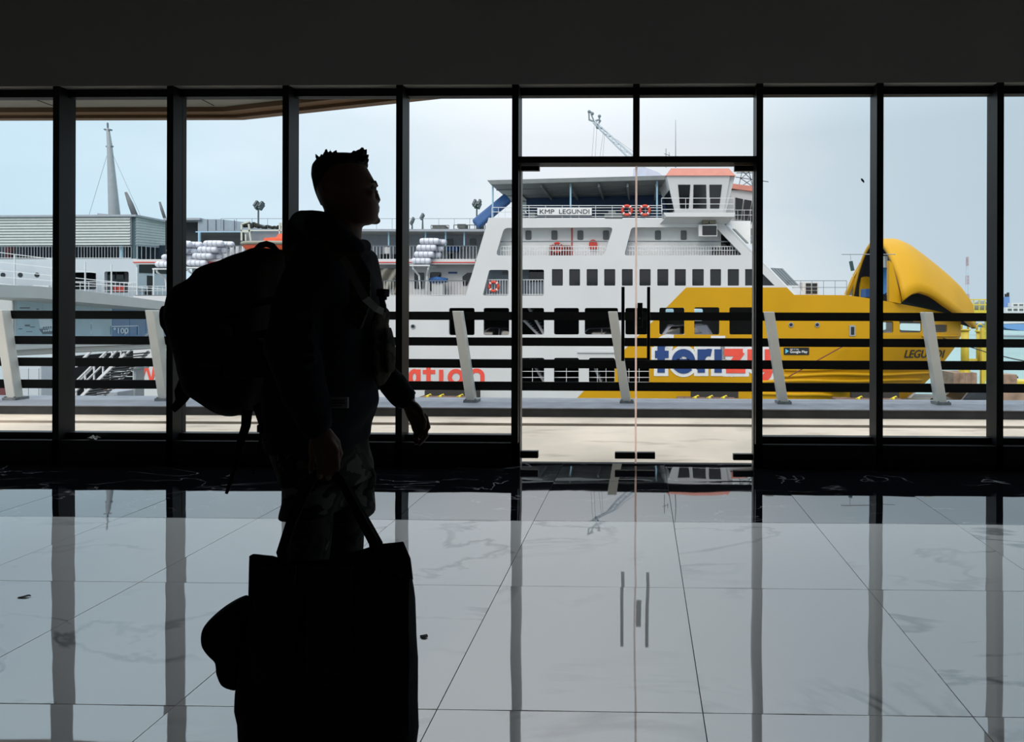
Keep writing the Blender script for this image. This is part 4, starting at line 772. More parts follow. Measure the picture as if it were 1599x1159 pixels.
vrail('railing', 66, 104, 575, 592, Y2-1.3, 12, SWHITE2, (583,), r=0.02, parent=f2); vrail('railing', 172, 208, 580, 594, Y2-1.3, 16, SWHITE2, (588,), r=0.02, parent=f2)
MS = thing('mast', 'tall tapering grey mast with two stays rising above the far left ferry', 'mast', at(178, 345, 52)); 
MB().limb([at(179, 340, 52), at(171, 225, 52), at(168.5, 202, 52)], [0.43, 0.19, 0.12], 10).build('mast_tube', GALV, MS, True); MB().limb([at(168.5, 204, 52), at(168, 192.5, 52)], [0.07, 0.07], 8).build('mast_head', RAILG, MS)
MB().bar(at(163.5, 202.5, 52), at(174, 203, 52), 0.12, 0.2).build('crosstree', RAILG, MS); MB().bar(at(166.5, 229, 52), at(176, 228.5, 52), 0.1, 0.2).build('crosstree', RAILG, MS)
for b in ((139, 336), (219, 336)): MB().tube([at(171, 230, 52), at(*b, 52)], 0.012, 6).build('stay', RAILG, MS)
fn = MB(); fn.tube([at(212, 340, 51), at(204, 319, 51), at(196.5, 300.5, 51)], [0.22, 0.2, 0.1], 10); tag(fn.build('exhaust_pipe', mat('sooty_pipe', L(96, 98, 100), 0.6), smooth=True), 'curved sooty exhaust pipe just right of the tall mast', 'pipe')
fn = MB(); fn.tube([at(259, 346, 53), at(253, 328, 53), at(249.5, 315.5, 53)], [0.12, 0.12, 0.08], 10); tag(fn.build('exhaust_pipe', mat('sooty_pipe', L(96, 98, 100), 0.6), smooth=True), 'small thin exhaust pipe close to the second mullion from the left', 'pipe')
plate('roof_box', [[(152, 333), (170, 334.5), (170, 338), (152, 338)]], 49, 1.5, SGREY, f2)
# ================================================================== covered boarding bridge with posters
def YGW(px, py): return 1/((1/20.0)+(px-22)*((1/31.0)-(1/20.0))/236.0)
gw = thing('boarding_bridge', 'white covered boarding bridge with blue poster windows sloping away at left', 'bridge', (X(22, 20), 20, -4.7))
GWW = mat('bridge_cladding', L(206, 208, 206, 0.75), 0.6, var=0.05, scale=1)
plate('roof_fascia', [[(-60, 442), (22, 449.5), (262, 478), (262, 489), (22, 470), (-60, 463)]], YGW, 2.4, GWW, gw, cuts=range(0, 260, 20))
plate('floor_beam', [[(-60, 545), (22, 541), (262, 532.5), (262, 537.5), (22, 548), (-60, 552)]], YGW, 2.4, GWW, gw, cuts=range(0, 260, 20)); plate('floor_beam', [[(-60, 552), (22, 548.6), (262, 538), (262, 544), (22, 556), (-60, 560)]], lambda x, y: YGW(x, y)+0.12, 2.2, GWW, gw, cuts=range(0, 260, 20))
plate('sill', [[(22, 536), (262, 529.5), (262, 533), (22, 542)]], lambda x, y: YGW(x, y)-0.05, 0.2, GWW, gw)
plate('end_panel', [[(-60, 455), (20, 460), (20, 556), (-60, 562)]], 19.9, 0.1, GWW, gw); plate('panel_joint', [[(-40, 458.5), (20, 460), (20, 461.5), (-40, 460)]], 19.86, 0.05, GALV, gw); plate('panel_joint', [[(18.6, 461), (20.3, 461), (20.3, 556), (18.6, 556)]], 19.86, 0.05, GALV, gw)
PTEAL = mat('pale_teal_poster', L(138, 170, 182), 0.3, var=0.12, scale=0.9); PBLUE = mat('blue_poster', L(26, 100, 146), 0.3, var=0.05); PWH = mat('poster_white', L(186, 204, 212), 0.4); PDK = mat('poster_dark', L(60, 84, 98), 0.4)
def yt(x): return 469.8+(x-22)*0.0795
def yb(x): return 541-(x-22)*0.046
seams = [23, 64.6, 100, 140.5, 173.7, 201, 226, 247, 262]
for i, (a, b) in enumerate(zip(seams, seams[1:])):
    plate('poster_window', [[(a+0.5, yt(a)), (b-0.4, yt(b)), (b-0.4, yb(b)), (a+0.5, yb(a))]], lambda x, y: YGW(x, y)+0.05, 0.05, PBLUE if i >= 4 else PTEAL, gw)
plate('poster_print', [[(163, yt(163)), (173.6, yt(173)), (173.6, yb(173)), (158, yb(158))]], lambda x, y: YGW(x, y)+0.04, 0.02, PBLUE, gw)
plate('poster_print', [[(60, 514), (118, 512), (152, 505), (140, 515), (118, 521), (66, 522)]], lambda x, y: YGW(x, y)+0.035, 0.02, PDK, gw); plate('poster_print', [[(58, 492), (80, 490), (118, 500), (150, 504.5), (118, 510), (62, 512)]], lambda x, y: YGW(x, y)+0.035, 0.02, PWH, gw)
for k in range(5):
    for j in range(2): a = 67+k*3.6; plate('poster_print', [[(a, 510.5+j*5-k*0.3), (a+2.2, 510.3+j*5-k*0.3), (a+2.2, 513+j*5-k*0.3), (a, 513.2+j*5-k*0.3)]], lambda x, y: YGW(x, y)+0.028, 0.01, PDK if j == 0 else PWH, gw)
for (a, b, c, d) in ((28, 513, 34, 514.5), (38, 507, 46, 510), (46, 510, 54, 511.5), (40, 517.5, 50, 518.6), (30, 480, 46, 482), (56, 482, 60, 484)): plate('poster_print', [rrect(a, b, c, d, 0.6, 2)], lambda x, y: YGW(x, y)+0.035, 0.02, PDK, gw)
plate('poster_print', [[(130, 517.5), (165, 516.8), (165, 521.5), (130, 522.2)]], lambda x, y: YGW(x, y)+0.035, 0.02, PWH, gw)
letters('poster_lettering', '°100', (177, 511.8, 200.5, 521), lambda x, y: YGW(x, y)-0.01, PWH, gw, off=0.02, depth=0.006)
q = MB()
for a, b in (((174, 510), (215.5, 509)), ((215.5, 509), (215.5, 523)), ((174, 510), (174, 523))): q.bar(at(*a, YGW(a[0], 0)-0.01), at(*b, YGW(b[0], 0)-0.01), 0.04, 0.02)
q.build('poster_frame', PWH, gw)
for a, b in ((195, 487), (189, 502)): plate('poster_print', [[(a, b), (a+7, b), (a+7, b+2.5), (a, b+2.5)]], lambda x, y: YGW(x, y)+0.035, 0.02, PWH, gw)
cl_ = MB(); cl_.box(at(212, 640, 29.2), at(221.5, 566, 29.7)); cl_.box(at(209.5, 577, 29.0), at(225, 572.5, 29.9)); cl_.box(at(211, 628, 28.9), at(223, 607, 29.3)); cl_.build('support_column', GALV, gw)
# boarding stair under the bridge
sg = thing('boarding_stair', 'white railed boarding stair rising under the covered bridge at left', 'stairs', at(150, 640, 27))
FEND_ = mat('dark_step_grating', (0.03, 0.032, 0.032, 1), 0.7)
A0, A1 = at(98, 648, 27), at(196, 552, 27)
for nm, dy, dz, wdt in (('stringer', 0, 0, 0.12), ('stringer', 1.3, 0, 0.12), ('handrail', 0, 0.95, 0.06), ('handrail', 1.3, 0.95, 0.06), ('handrail', 0, 0.5, 0.045)):
    d = Vector((0, dy, dz)); MB().bar(A0+d, A1+d, wdt, 0.1).build(nm, SWHITE2, sg)
for i in range(22): p = A0.lerp(A1, (i+0.5)/22); MB().box(p+Vector((-0.13, 0, -0.02)), p+Vector((0.13, 1.3, 0.02))).build('tread', FEND_, sg)
for i in range(7): p = A0.lerp(A1, (i+0.5)/7); MB().bar(p, p+Vector((0, 0, 0.95)), 0.05).build('baluster', SWHITE2, sg)
B0, B1 = at(118, 600, 30), at(164, 553, 30)
for dz in (0, 0.9): MB().bar(B0+Vector((0, 0, dz)), B1+Vector((0, 0, dz)), 0.1, 0.1).build('upper_rail', SWHITE2, sg)
# white equipment beneath the bridge
for nm, lab, bx_, Yb, mm in (('storage_cabinet', 'plain white cabinet on the quay at far left under the bridge', (27, 640, 64, 571), 30, WH2), ('control_box', 'pale boxy unit on the quay beside the bridge column', (150, 640, 183, 612), 31, SGREY)):
    t = thing(nm, lab, 'cabinet', at(bx_[0], 640, Yb)); a, b = at(bx_[0], bx_[1], Yb), at(bx_[2], bx_[3], Yb); a.z = ZQ
    link('body', bevel_mesh(MB().box(a, (b.x, Yb+1.2, b.z)).mesh('body'), 0.03, 1), mm, t)
    MB().box((a.x+0.1, Yb-0.03, a.z+0.2), ((a.x+b.x)/2-0.02, Yb, b.z-0.15)).build('door', mm, t); MB().box(((a.x+b.x)/2+0.02, Yb-0.03, a.z+0.2), (b.x-0.1, Yb, b.z-0.15)).build('door', mm, t)
# ================================================================== jetty platforms with mooring hooks in front of the ferry
WOOD = mat('brown_jetty_timber', L(120, 92, 80), 0.85, var=0.25, scale=3); YHOOK = mat('yellow_hook_paint', L(212, 190, 40), 0.5); FEND = mat('black_fender_rubber', L(48, 46, 42), 0.8)
for lab, x0_, x1_, y0_, y1_, fx, hooks in (('brown jetty platform with three yellow mooring hooks below the red lettering', 646, 734, 621, 626, (663, 748), (668, 688, 718)), ('brown jetty platform with yellow hooks below the large lettering in mid ferry', 1059, 1152, 621, 627, (1079, 1153), (1086, 1108, 1130)), ('brown jetty platform with two yellow hooks below the ferry bow', 1312, 1420, 621, 629, (1330, 1404), (1341, 1395))):
    t = thing('jetty_platform', lab, 'jetty', at((x0_+x1_)/2, 640, 33.6), 'jetty platforms along the ferry'); Yj = 33.4
    zt_ = Z(622.5, 34.0); zb_ = ZSEA-0.3
    n = 8
    for i in range(n):
        a, b = X(x0_+(x1_-x0_)*i/n, Yj, 622), X(x0_+(x1_-x0_)*(i+1)/n, Yj, 622); MB().box((a+0.01, Yj, zt_-0.12), (b-0.01, Yj+1.6, zt_)).build('plank', WOOD, t)
    MB().box((X(x0_, Yj)+0.2, Yj+0.15, zb_), (X(x1_, Yj)-0.2, Yj+1.4, zt_-0.12)).build('pier_base', FEND, t)
    plate('fender_board', [[(fx[0], 610), (fx[1], 610), (fx[1], 622), (fx[0], 622)]], Yj+1.3, 0.3, FEND, t)
    for h in hooks:
        p = at(h, 620, Yj+0.6); p.z = zt_; mb = MB(); mb.tube([p, p+Vector((0, 0, 0.13))], [0.10, 0.08], 8); mb.tube([p+Vector((-0.18, 0, 0.04)), p+Vector((0.0, 0, 0.12)), p+Vector((0.16, 0, 0.19)), p+Vector((0.22, 0, 0.13))], [0.03, 0.045, 0.045, 0.025], 6); mb.build('mooring_hook', YHOOK, t, True)
# ================================================================== vehicles
def car(loc, label, body, sx=1.0, heading=1, suv=False):
    t = thing('car', label, 'car', loc, None); Lc, Wc, Hc = 4.3*sx, 1.75, (1.65 if suv else 1.42)
    prof = [(-0.5, 0.22), (-0.49, 0.48), (-0.40, 0.56), (-0.28, 0.60), (-0.16, 0.95), (0.22, 1.0), (0.40, 0.66), (0.49, 0.60), (0.5, 0.24)] if not suv else [(-0.5, 0.2), (-0.49, 0.5), (-0.30, 0.58), (-0.2, 0.96), (0.40, 1.0), (0.48, 0.6), (0.5, 0.24)]
    mb = MB(); n = len(prof); V = []
    for s_ in (-1, 1):
        for x, z in prof: V.append(Vector((heading*x*Lc, s_*Wc/2*(0.82 if z > 0.8 else 1), z*Hc)))
    mb.add(V, [tuple(range(n)), tuple(range(2*n-1, n-1, -1))]+[(i, n+i, n+(i+1) % n, (i+1) % n) for i in range(n)])
    link('car_body', bevel_mesh(mb.mesh('car_body'), 0.06, 2), body, t, loc)
    wn = [(-0.23, 0.64), (-0.14, 0.91), (0.05, 0.94), (0.05, 0.64)], [(0.07, 0.64), (0.07, 0.94), (0.20, 0.94), (0.32, 0.67)]
    for q in wn:
        mb = MB()
        for s_ in (-1, 1): mb.add([Vector((heading*x*Lc, s_*(Wc/2*(0.84 if z > 0.8 else 1)+0.012), z*Hc)) for x, z in q], [(0, 1, 2, 3)])
        link('side_window', mb.mesh('side_window'), PANEB, t, loc)
    for x in (-0.31, 0.31):
        for s_ in (-1, 1):
            wo = link('wheel', MB().tube([(heading*x*Lc, s_*(Wc/2-0.18), 0.31), (heading*x*Lc, s_*(Wc/2+0.02), 0.31)], 0.31, 16).mesh('wheel'), FEND, t, loc)
            link('hubcap', MB().tube([(heading*x*Lc, s_*(Wc/2+0.021), 0.31), (heading*x*Lc, s_*(Wc/2+0.035), 0.31)], [0.2, 0.17], 12).mesh('hubcap'), mat('silver_hubcap', L(170, 172, 176), 0.35, 0.5), wo, loc)
    return t
car((X(1520, 35.2), 35.2, ZQ), 'black car parked on the quay to the right of the ferry bow', mat('black_car_paint', (0.012, 0.012, 0.013, 1), 0.25))
zcd = Z(549, YN, 900)
car((X(1062, 38.8), 38.8, zcd), 'silver car seen through a hull window above the blue lettering', mat('silver_car_paint', L(160, 162, 176), 0.3, 0.3), suv=True)
car((X(935, 39.2), 39.2, zcd), 'dark grey car inside the hull behind the fifth car deck window', mat('grey_car_paint', L(96, 98, 104), 0.3, 0.2))
car((X(790, 39.0), 39.0, zcd), 'dark car inside the hull behind the second car deck window', mat('dark_car_paint', L(60, 62, 70), 0.3, 0.2), heading=-1)
# ================================================================== yellow dolphin at the right, far shore
dp = thing('mooring_dolphin', 'yellow tubular mooring dolphin on a rusty concrete block right of the bow', 'dolphin', at(1508, 600, 44))
YDOL = mat('yellow_dolphin_paint', L(216, 190, 62, 0.9), 0.5)
for a, b, c, d, r in ((1506.5, 506, 583, 44, 0.27), (1530.5, 508, 566, 44, 0.27)):
    MB().tube([at(a, b+8, d), at(a, c, d)], r, 12).build('pile', YDOL, dp, True)
    k = MB(); p = at(a, b+8, d); k.tube([p+Vector((-0.24, 0, 0)), p+Vector((-0.22, 0, 0.35)), p+Vector((0, 0, 0.5)), p+Vector((0.22, 0, 0.35)), p+Vector((0.24, 0, 0))], 0.07, 8); k.tube([p+Vector((0, 0, 0.0)), p+Vector((0, 0, -0.12))], 0.36, 12); k.build('pile_ring', YDOL, dp, True)
MB().bar(at(1506, 562, 44), at(1536, 562, 44), 0.16).build('cross_brace', YDOL, dp); MB().bar(at(1534, 512, 43.6), at(1534, 602, 43.6), 0.24).build('ladder', YDOL, dp)
MB().tube([at(1506, 583, 44), at(1506, 577, 44)], [0.42, 0.36], 12).build('pile_foot', YDOL, dp)
RUST = mat('rusty_concrete', L(150, 124, 106), 0.9, var=0.3, scale=2)
for i in range(4): a, b = at(1489+i*9.2, 600, 43.4), at(1489+i*9.2+9, 582.5, 43.4); MB().box((a.x, 43.4, -6.2), (b.x, 45.2, b.z)).build('concrete_block', RUST, dp)
MB().box(at(1568, 640, 44), at(1575, 583, 45)).build('concrete_block', RUST, dp)
pf = thing('yellow_platform', 'yellow railed platform behind the bow tip at right', 'platform', at(1525, 495, 60)); a, b = at(1509, 494, 60), at(1556, 484.5, 60)
MB().box(a, (b.x, 63, b.z)).build('platform_deck', YDOL, pf); vrail('platform_rail', 1512, 1555, 468, 485, 60, 8.5, YDOL, (476,), r=0.05, parent=pf)
for px in (1546,): MB().box(at(px, 640, 60.5), at(px+8, 494, 61.5)).build('platform_leg', YDOL, pf)
MB().ball(at(1532, 480, 62), (0.8, 0.6, 0.7), 12, 8).build('tank', mat('grey_tank', L(110, 118, 116), 0.6), pf, True)
lt = thing('lattice_tower', 'faint red and white lattice radio tower standing far off beyond the bow tip', 'tower', at(1511.5, 487, 330)); TR = mat('pale_red', L(176, 150, 158), 0.8); TWM = mat('pale_white', L(190, 196, 206), 0.8)  # pale tints for the tower bands
for k in range(6):
    y1, y0 = (488 if k else 508)-k*14.5, 488-(k+1)*14.5; w1, w0 = 2.6-k*0.36, 2.6-(k+1)*0.36; mb = MB()
    for s_ in (-1, 1):
        for dy in (0, 1.4): d = Vector((0, dy, 0)); mb.bar(at(1511.5+s_*w1, y1, 330)+d, at(1511.5+s_*w0, y0, 330)+d, 0.26)
    for j in range(3): t0_, t1_ = j/3, (j+1)/3; mb.bar(at(1511.5-(w1+(w0-w1)*t0_), y1+(y0-y1)*t0_, 330), at(1511.5+(w1+(w0-w1)*t1_), y1+(y0-y1)*t1_, 330), 0.2); mb.bar(at(1511.5+(w1+(w0-w1)*t0_), y1+(y0-y1)*t0_, 330), at(1511.5-(w1+(w0-w1)*t1_), y1+(y0-y1)*t1_, 330), 0.2)
    mb.build('lattice_section', TR if k % 2 else TWM, lt)
sh = MB(); rs_ = random.Random(4)
for i in range(60): x = -300+i*26; sh.ball((x, 900, -4), (22+rs_.random()*12, 12, 9+rs_.random()*9), 10, 6)
o = sh.build('shoreline_trees', mat('hazy_shore_green', L(128, 150, 160), 0.9), smooth=True); tag(o, 'hazy green line of trees along the far shore', 'trees', None, 'stuff')
# far ship at right
f3 = thing('ferry', 'distant white ferry with blue hull and blue funnel at the right edge', 'ferry', at(1600, 505, 170)); BHULL = mat('blue_far_hull', L(104, 146, 196), 0.6); BF = mat('blue_far_funnel', L(96, 130, 182), 0.6)
def far_deck(x0_, x1_, y0_, y1_, Yf): return [[(x0_, y0_), (x1_, y0_), (x1_, y1_), (x0_, y1_)]]
plate('far_hull', [[(1560, 506), (1680, 503), (1680, 520), (1600, 517), (1572, 513)]], 170, 14, BHULL, f3); plate('far_hull_upper', [[(1560, 497), (1680, 497), (1680, 504), (1560, 506.5)]], 170, 14, SWHITE, f3)
for k, (x0_, y0_, y1_) in enumerate(((1566, 488, 497), (1571, 480, 487.5), (1580, 473, 479.5))):
    plate('far_deckhouse', [[(x0_, y0_), (1690, y0_), (1690, y1_), (x0_, y1_)]], 171+k*0.5, 11, SWHITE, f3)
    for j in range(9): a = x0_+3+j*9; plate('far_window', [[(a, y0_+2.2), (a+6, y0_+2.2), (a+6, y1_-2), (a, y1_-2)]], 170.9+k*0.5, 0.2, PANEG, f3)
plate('far_funnel', [[(1568, 464), (1576.5, 463.5), (1577, 480), (1568, 480)]], 174, 6, BF, f3); MB().tube([at(1571, 464, 176), at(1571, 459, 176)], 0.4, 8).build('far_exhaust', FEND, f3); MB().tube([at(1574, 464, 176), at(1574, 457, 176)], 0.35, 8).build('far_exhaust', FEND, f3)
# quay end at the lower right
qy = thing('quay_edge', 'yellow painted quay edge with a black bollard at the right border', 'quay', at(1590, 600, 46)); a, b = at(1570, 602, 46), at(1680, 596, 46); MB().box((a.x, 46, -6.2), (b.x, 47.5, b.z)).build('edge_beam', YDOL, qy)
p = at(1584.5, 596, 46.5); MB().tube([p, p+Vector((0, 0, 0.25)), p+Vector((0, 0, 0.3)), p+Vector((0, 0, 0.42))], [0.14, 0.12, 0.26, 0.22], 10).build('bollard', FEND, qy, True)
a, b = at(1566, 632, 30.5), at(1640, 613, 30.5); bl = MB().box((a.x, 30.5, ZQ), (b.x, 32, b.z)).mesh('concrete_barrier'); tag(link('concrete_barrier', bevel_mesh(bl, 0.05, 1), RUST), 'grey concrete block low behind the railing at the right border', 'block')
# ================================================================== lamps and crane beyond the ferry
LAMPM = mat('dark_lamp_metal', L(72, 80, 84), 0.5)
def floodlight(px, ytop, ybase, Y, heads, label, s_=1.0):
    t = thing('floodlight_pole', label, 'floodlight', at(px, ybase, Y)); MB().tube([at(px, ybase, Y) if s_ < 1 else Vector((at(px, 400, Y).x, Y, -5.9)), at(px, ytop+6*s_, Y)], [0.09*s_, 0.06*s_], 8).build('pole', LAMPM, t)
    for dx, dy in heads:
        p = at(px+dx, ytop+dy, Y); mb = MB(); mb.bar(p+Vector((-0.06, -0.14, -0.22))*s_, p+Vector((0.06, 0.1, 0.22))*s_, 0.34*s_, 0.16*s_, up=(1, 0, 0)); mb.tube([p, at(px, ytop+6*s_, Y)], 0.03*s_, 6); mb.build('lamp_head', LAMPM, t)
    return t
floodlight(403.5, 319, 350, 58, ((-3, 0), (-1, 3.5), (5, 1), (5, 4)), 'twin headed floodlight pole in the third bay from the left', 1.25)
floodlight(744.5, 316, 358, 58, ((-3.5, 1), (-1, 4), (4, 1), (4, 5)), 'four headed floodlight pole left of the blue chute', 1.25)
floodlight(643.5, 344, 359, 44, ((1, 0), (0, 3)), 'short floodlight just right of the mullion beside the man', 0.8); floodlight(660, 338.5, 359, 44, ((-0.6, 0),), 'single headed floodlight standing above the stacked raft canisters', 0.9)
cr = thing('crane', 'white crane jib with hanging cables rising over the ferry bridge', 'crane', at(1004, 275, 58)); CW = mat('crane_white', L(206, 212, 220, 0.85), 0.5)
P0, P1 = at(1005, 264, 58), at(927, 190, 58); tj = (P1-P0).normalized(); sd = Vector((0, 1, 0)); up_ = tj.cross(sd).normalized(); up_ = up_ if up_.z > 0 else -up_
for s1 in (-1, 1):
    for s2 in (-1, 1): MB().bar(P0+sd*s1*0.3+up_*s2*0.26, P1+sd*s1*0.14+up_*s2*0.10, 0.10).build('jib_chord', CW, cr)
lc = MB()
for i in range(12):
    a, b = P0.lerp(P1, i/12), P0.lerp(P1, (i+1)/12); w0, w1 = 0.26-0.16*i/12, 0.26-0.16*(i+1)/12; sg_ = 1 if i % 2 else -1
    for s1 in (-1, 1): lc.bar(a+sd*s1*0.28-up_*w0*sg_, b+sd*s1*0.28+up_*w1*sg_, 0.06)
lc.build('jib_lacing', CW, cr)
hd = MB()
for a, b in (((927, 190), (920, 187)), ((920, 188), (919.5, 174)), ((919.5, 175), (925, 176)), ((923, 178), (927, 188)), ((927, 190), (935.5, 187)), ((936, 190), (936, 180)), ((932, 197), (938, 188))): hd.bar(at(*a, 58), at(*b, 58), 0.14)
for q in ((920, 174.5), (925, 177.5), (936, 181.5), (933, 199)): hd.ball(at(*q, 58), 0.17, 8, 5)
hd.build('jib_head', mat('crane_grey', L(120, 128, 132), 0.6), cr)
for a, b in (((928, 196), (924, 250)), ((932, 200), (929, 250)), ((942, 208), (936, 250)), ((944, 210), (941, 250)), ((927, 192), (993, 240))): MB().tube([at(*a, 58), at(*b, 58)], 0.012, 5).build('cable', LAMPM, cr)
ms = MB(); ms.bar(Vector((at(1004, 300, 58).x, 58, -5.9)), at(1004, 262, 58), 0.5); ms.box(at(996, 285, 57.5), at(1014, 272, 59)); ms.build('crane_base', CW, cr)
# ================================================================== the travelling man
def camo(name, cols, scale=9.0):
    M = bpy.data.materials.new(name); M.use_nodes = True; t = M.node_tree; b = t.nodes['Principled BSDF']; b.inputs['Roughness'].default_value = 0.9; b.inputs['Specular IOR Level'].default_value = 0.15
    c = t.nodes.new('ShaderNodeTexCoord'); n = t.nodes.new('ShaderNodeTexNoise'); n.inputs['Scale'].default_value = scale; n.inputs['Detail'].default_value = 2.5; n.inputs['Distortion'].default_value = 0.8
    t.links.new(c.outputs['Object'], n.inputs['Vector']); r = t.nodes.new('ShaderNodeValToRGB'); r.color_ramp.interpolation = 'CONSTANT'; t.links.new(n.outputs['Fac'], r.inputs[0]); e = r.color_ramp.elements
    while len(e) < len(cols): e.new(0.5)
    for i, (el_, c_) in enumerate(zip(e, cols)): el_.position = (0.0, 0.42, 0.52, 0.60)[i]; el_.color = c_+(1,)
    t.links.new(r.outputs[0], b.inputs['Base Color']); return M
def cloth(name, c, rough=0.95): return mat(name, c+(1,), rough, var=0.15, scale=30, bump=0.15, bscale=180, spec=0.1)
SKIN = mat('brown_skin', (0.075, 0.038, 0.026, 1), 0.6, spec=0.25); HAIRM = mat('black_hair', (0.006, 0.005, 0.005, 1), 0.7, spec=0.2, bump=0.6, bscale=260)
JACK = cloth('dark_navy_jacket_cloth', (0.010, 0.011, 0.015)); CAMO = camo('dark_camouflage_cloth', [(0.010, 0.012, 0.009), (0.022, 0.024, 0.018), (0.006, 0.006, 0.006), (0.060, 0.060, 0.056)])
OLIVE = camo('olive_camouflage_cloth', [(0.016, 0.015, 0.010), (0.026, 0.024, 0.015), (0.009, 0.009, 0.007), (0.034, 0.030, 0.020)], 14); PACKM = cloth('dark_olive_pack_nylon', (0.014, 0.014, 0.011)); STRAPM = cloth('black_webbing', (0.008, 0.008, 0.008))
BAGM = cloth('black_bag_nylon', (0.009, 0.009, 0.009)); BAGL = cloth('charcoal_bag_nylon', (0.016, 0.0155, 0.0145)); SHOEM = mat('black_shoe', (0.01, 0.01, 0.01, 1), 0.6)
YM = 1.93
man = thing('person', 'man in dark hooded jacket and camouflage shorts walking right with luggage', 'person', (X(505, YM, 1040), YM, 0))
body = MB()
head = [(244, 522, 556, .028, YM), (247.5, 510, 564, .046, YM), (253, 499.5, 570, .060, YM), (260, 492.5, 574, .070, YM), (268, 488, 578.5, .075, YM), (278, 487, 584, .077, YM), (285, 487.8, 587.5, .077, YM), (292, 489.6, 586, .077, YM), (299, 492, 584.6, .076, YM), (307, 495, 586, .073, YM), (315, 498.5, 591, .070, YM), (324, 503, 591.5, .066, YM), (333, 507, 591, .060, YM), (341, 511, 589.2, .052, YM), (347, 514, 585.5, .042, YM), (351, 517, 576, .032, YM)]
rows_loft(body, head, 32, 2.15, 3)
body.limb([at(538, 322, YM), at(535, 350, YM), at(530, 378, YM), at(524, 410, YM)], [.056, .060, .066, .085], 20)
fd = Vector((math.cos(0.35), math.sin(0.35), 0)); fs_ = Vector((-fd.y, fd.x, 0)); hc_ = at(537, 300, YM)
def face(py, fwd, side): p = at(537, py, YM); return Vector((hc_.x, YM, p.z))+fd*fwd+fs_*side
# nose, brow, lips, chin, ears, cheek bones
body.limb([face(290, .088, 0), face(301, .096, 0), face(309, .1015, 0)], [.009, .011, .0115], 10)
for s_ in (-1, 1):
    body.ball(face(311, .097, .012*s_), (.010, .010, .008), 10, 6)
    body.limb([face(286, .093, .012*s_), face(284.5, .090, .033*s_), face(288, .080, .054*s_)], [.009, .009, .007], 8)
    body.ball(face(305, .078, .042*s_), (.022, .022, .018), 10, 6)
    e = [at(530, 288, YM), at(524.5, 292, YM), at(525, 302, YM), at(529, 312, YM), at(533, 317, YM)]
    body.limb([Vector((p.x, YM+s_*(.080 if i < 3 else .076), p.z)) for i, p in enumerate(e)], [.008, .010, .009, .008, .006], 8)
    body.ball(Vector((at(531, 302, YM).x, YM+s_*.076, at(531, 302, YM).z)), (.016, .008, .026), 10, 6)
body.limb([face(322, .097, -.022), face(320.5, .103, -.008), face(320.5, .103, .008), face(322, .097, .022)], [.005, .007, .007, .005], 8)
body.limb([face(326, .097, -.020), face(327, .103, 0), face(326, .097, .020)], [.005, .0075, .005], 8)
body.ball(face(342, .092, 0), (.022, .022, .014), 10, 6)
# trunk, arms, legs
rows_loft(body, [(385, 480, 568, .13, YM), (400, 466, 580, .17, YM), (440, 462, 584, .18, YM), (500, 464, 584, .165, YM), (570, 466, 582, .15, YM), (620, 458, 580, .155, YM), (670, 446, 566, .155, YM), (720, 450, 570, .15, YM)], 28, 2.4, 3)
def P3(*q): return [at(a, b, c) for a, b, c in q]
NA = P3((494, 414, 1.80), (470, 478, 1.75), (456, 545, 1.72), (474, 605, 1.705), (497, 668, 1.70)); FA = P3((545, 414, 2.06), (572, 482, 2.11), (586, 555, 2.13), (612, 598, 2.12), (636, 626, 2.12))
body.limb(NA, [.056, .050, .042, .038, .027], 16); body.limb(FA, [.056, .050, .042, .038, .027], 16)
LN = P3((478, 700, 1.86), (482, 790, 1.865), (480, 850, 1.87), (470, 940, 1.87), (462, 1055, 1.87)); LF = P3((520, 700, 1.99), (542, 790, 2.0), (540, 850, 2.0), (532, 930, 2.0), (525, 1022, 2.0))
body.limb(LN, [.080, .056, .044, .038, .030], 16); body.limb(LF, [.080, .056, .044, .038, .030], 16)
def hand(bm_, wrist, knuck, pip, dip, tips, thumb, sc=1.0):
    for k, a, b, c, r in zip(knuck, pip, dip, tips, (.0098, .0102, .0098, .0085)):
        bm_.limb([wrist, wrist.lerp(k, .5), k], [.020*sc, .0175*sc, .0125*sc], 10); bm_.limb([k, a, b, c], [r*1.12*sc, r*sc, r*.92*sc, r*.82*sc], 10)
    for a, b in zip(knuck, knuck[1:]): bm_.limb([wrist.lerp(a, .62), wrist.lerp(b, .62)], [.0135*sc]*2, 8)
    bm_.limb(thumb, [.0165*sc, .0135*sc, .0115*sc, .0095*sc], 10)
hand(body, at(498, 671, 1.70), P3((524, 705, 1.692), (512, 710, 1.688), (500, 711, 1.690), (488, 706, 1.694)), P3((526, 731, 1.692), (513, 740, 1.690), (499, 740, 1.692), (486, 733, 1.697)),
     P3((525, 738, 1.716), (513, 747, 1.716), (499, 746, 1.717), (486, 739, 1.718)), P3((523, 727, 1.738), (512, 733, 1.738), (500, 733, 1.738), (488, 728, 1.737)), P3((510, 676, 1.703), (525, 692, 1.716), (530, 709, 1.728), (527, 722, 1.738)))
hand(body, at(636, 627, 2.12), P3((664, 652, 2.112), (657, 658, 2.108), (650, 660, 2.110), (643, 656, 2.114)), P3((669, 669, 2.106), (663, 677, 2.100), (655, 678, 2.102), (647, 672, 2.106)),
     P3((667, 680, 2.092), (660, 688, 2.085), (653, 688, 2.088), (646, 681, 2.094)), P3((661, 686, 2.076), (655, 693, 2.070), (649, 692, 2.074), (644, 686, 2.080)), P3((647, 634, 2.105), (657, 644, 2.085), (662, 656, 2.075), (662, 668, 2.070)))
body_o = fuse('body', body, 0.0048, SKIN, man, 5)
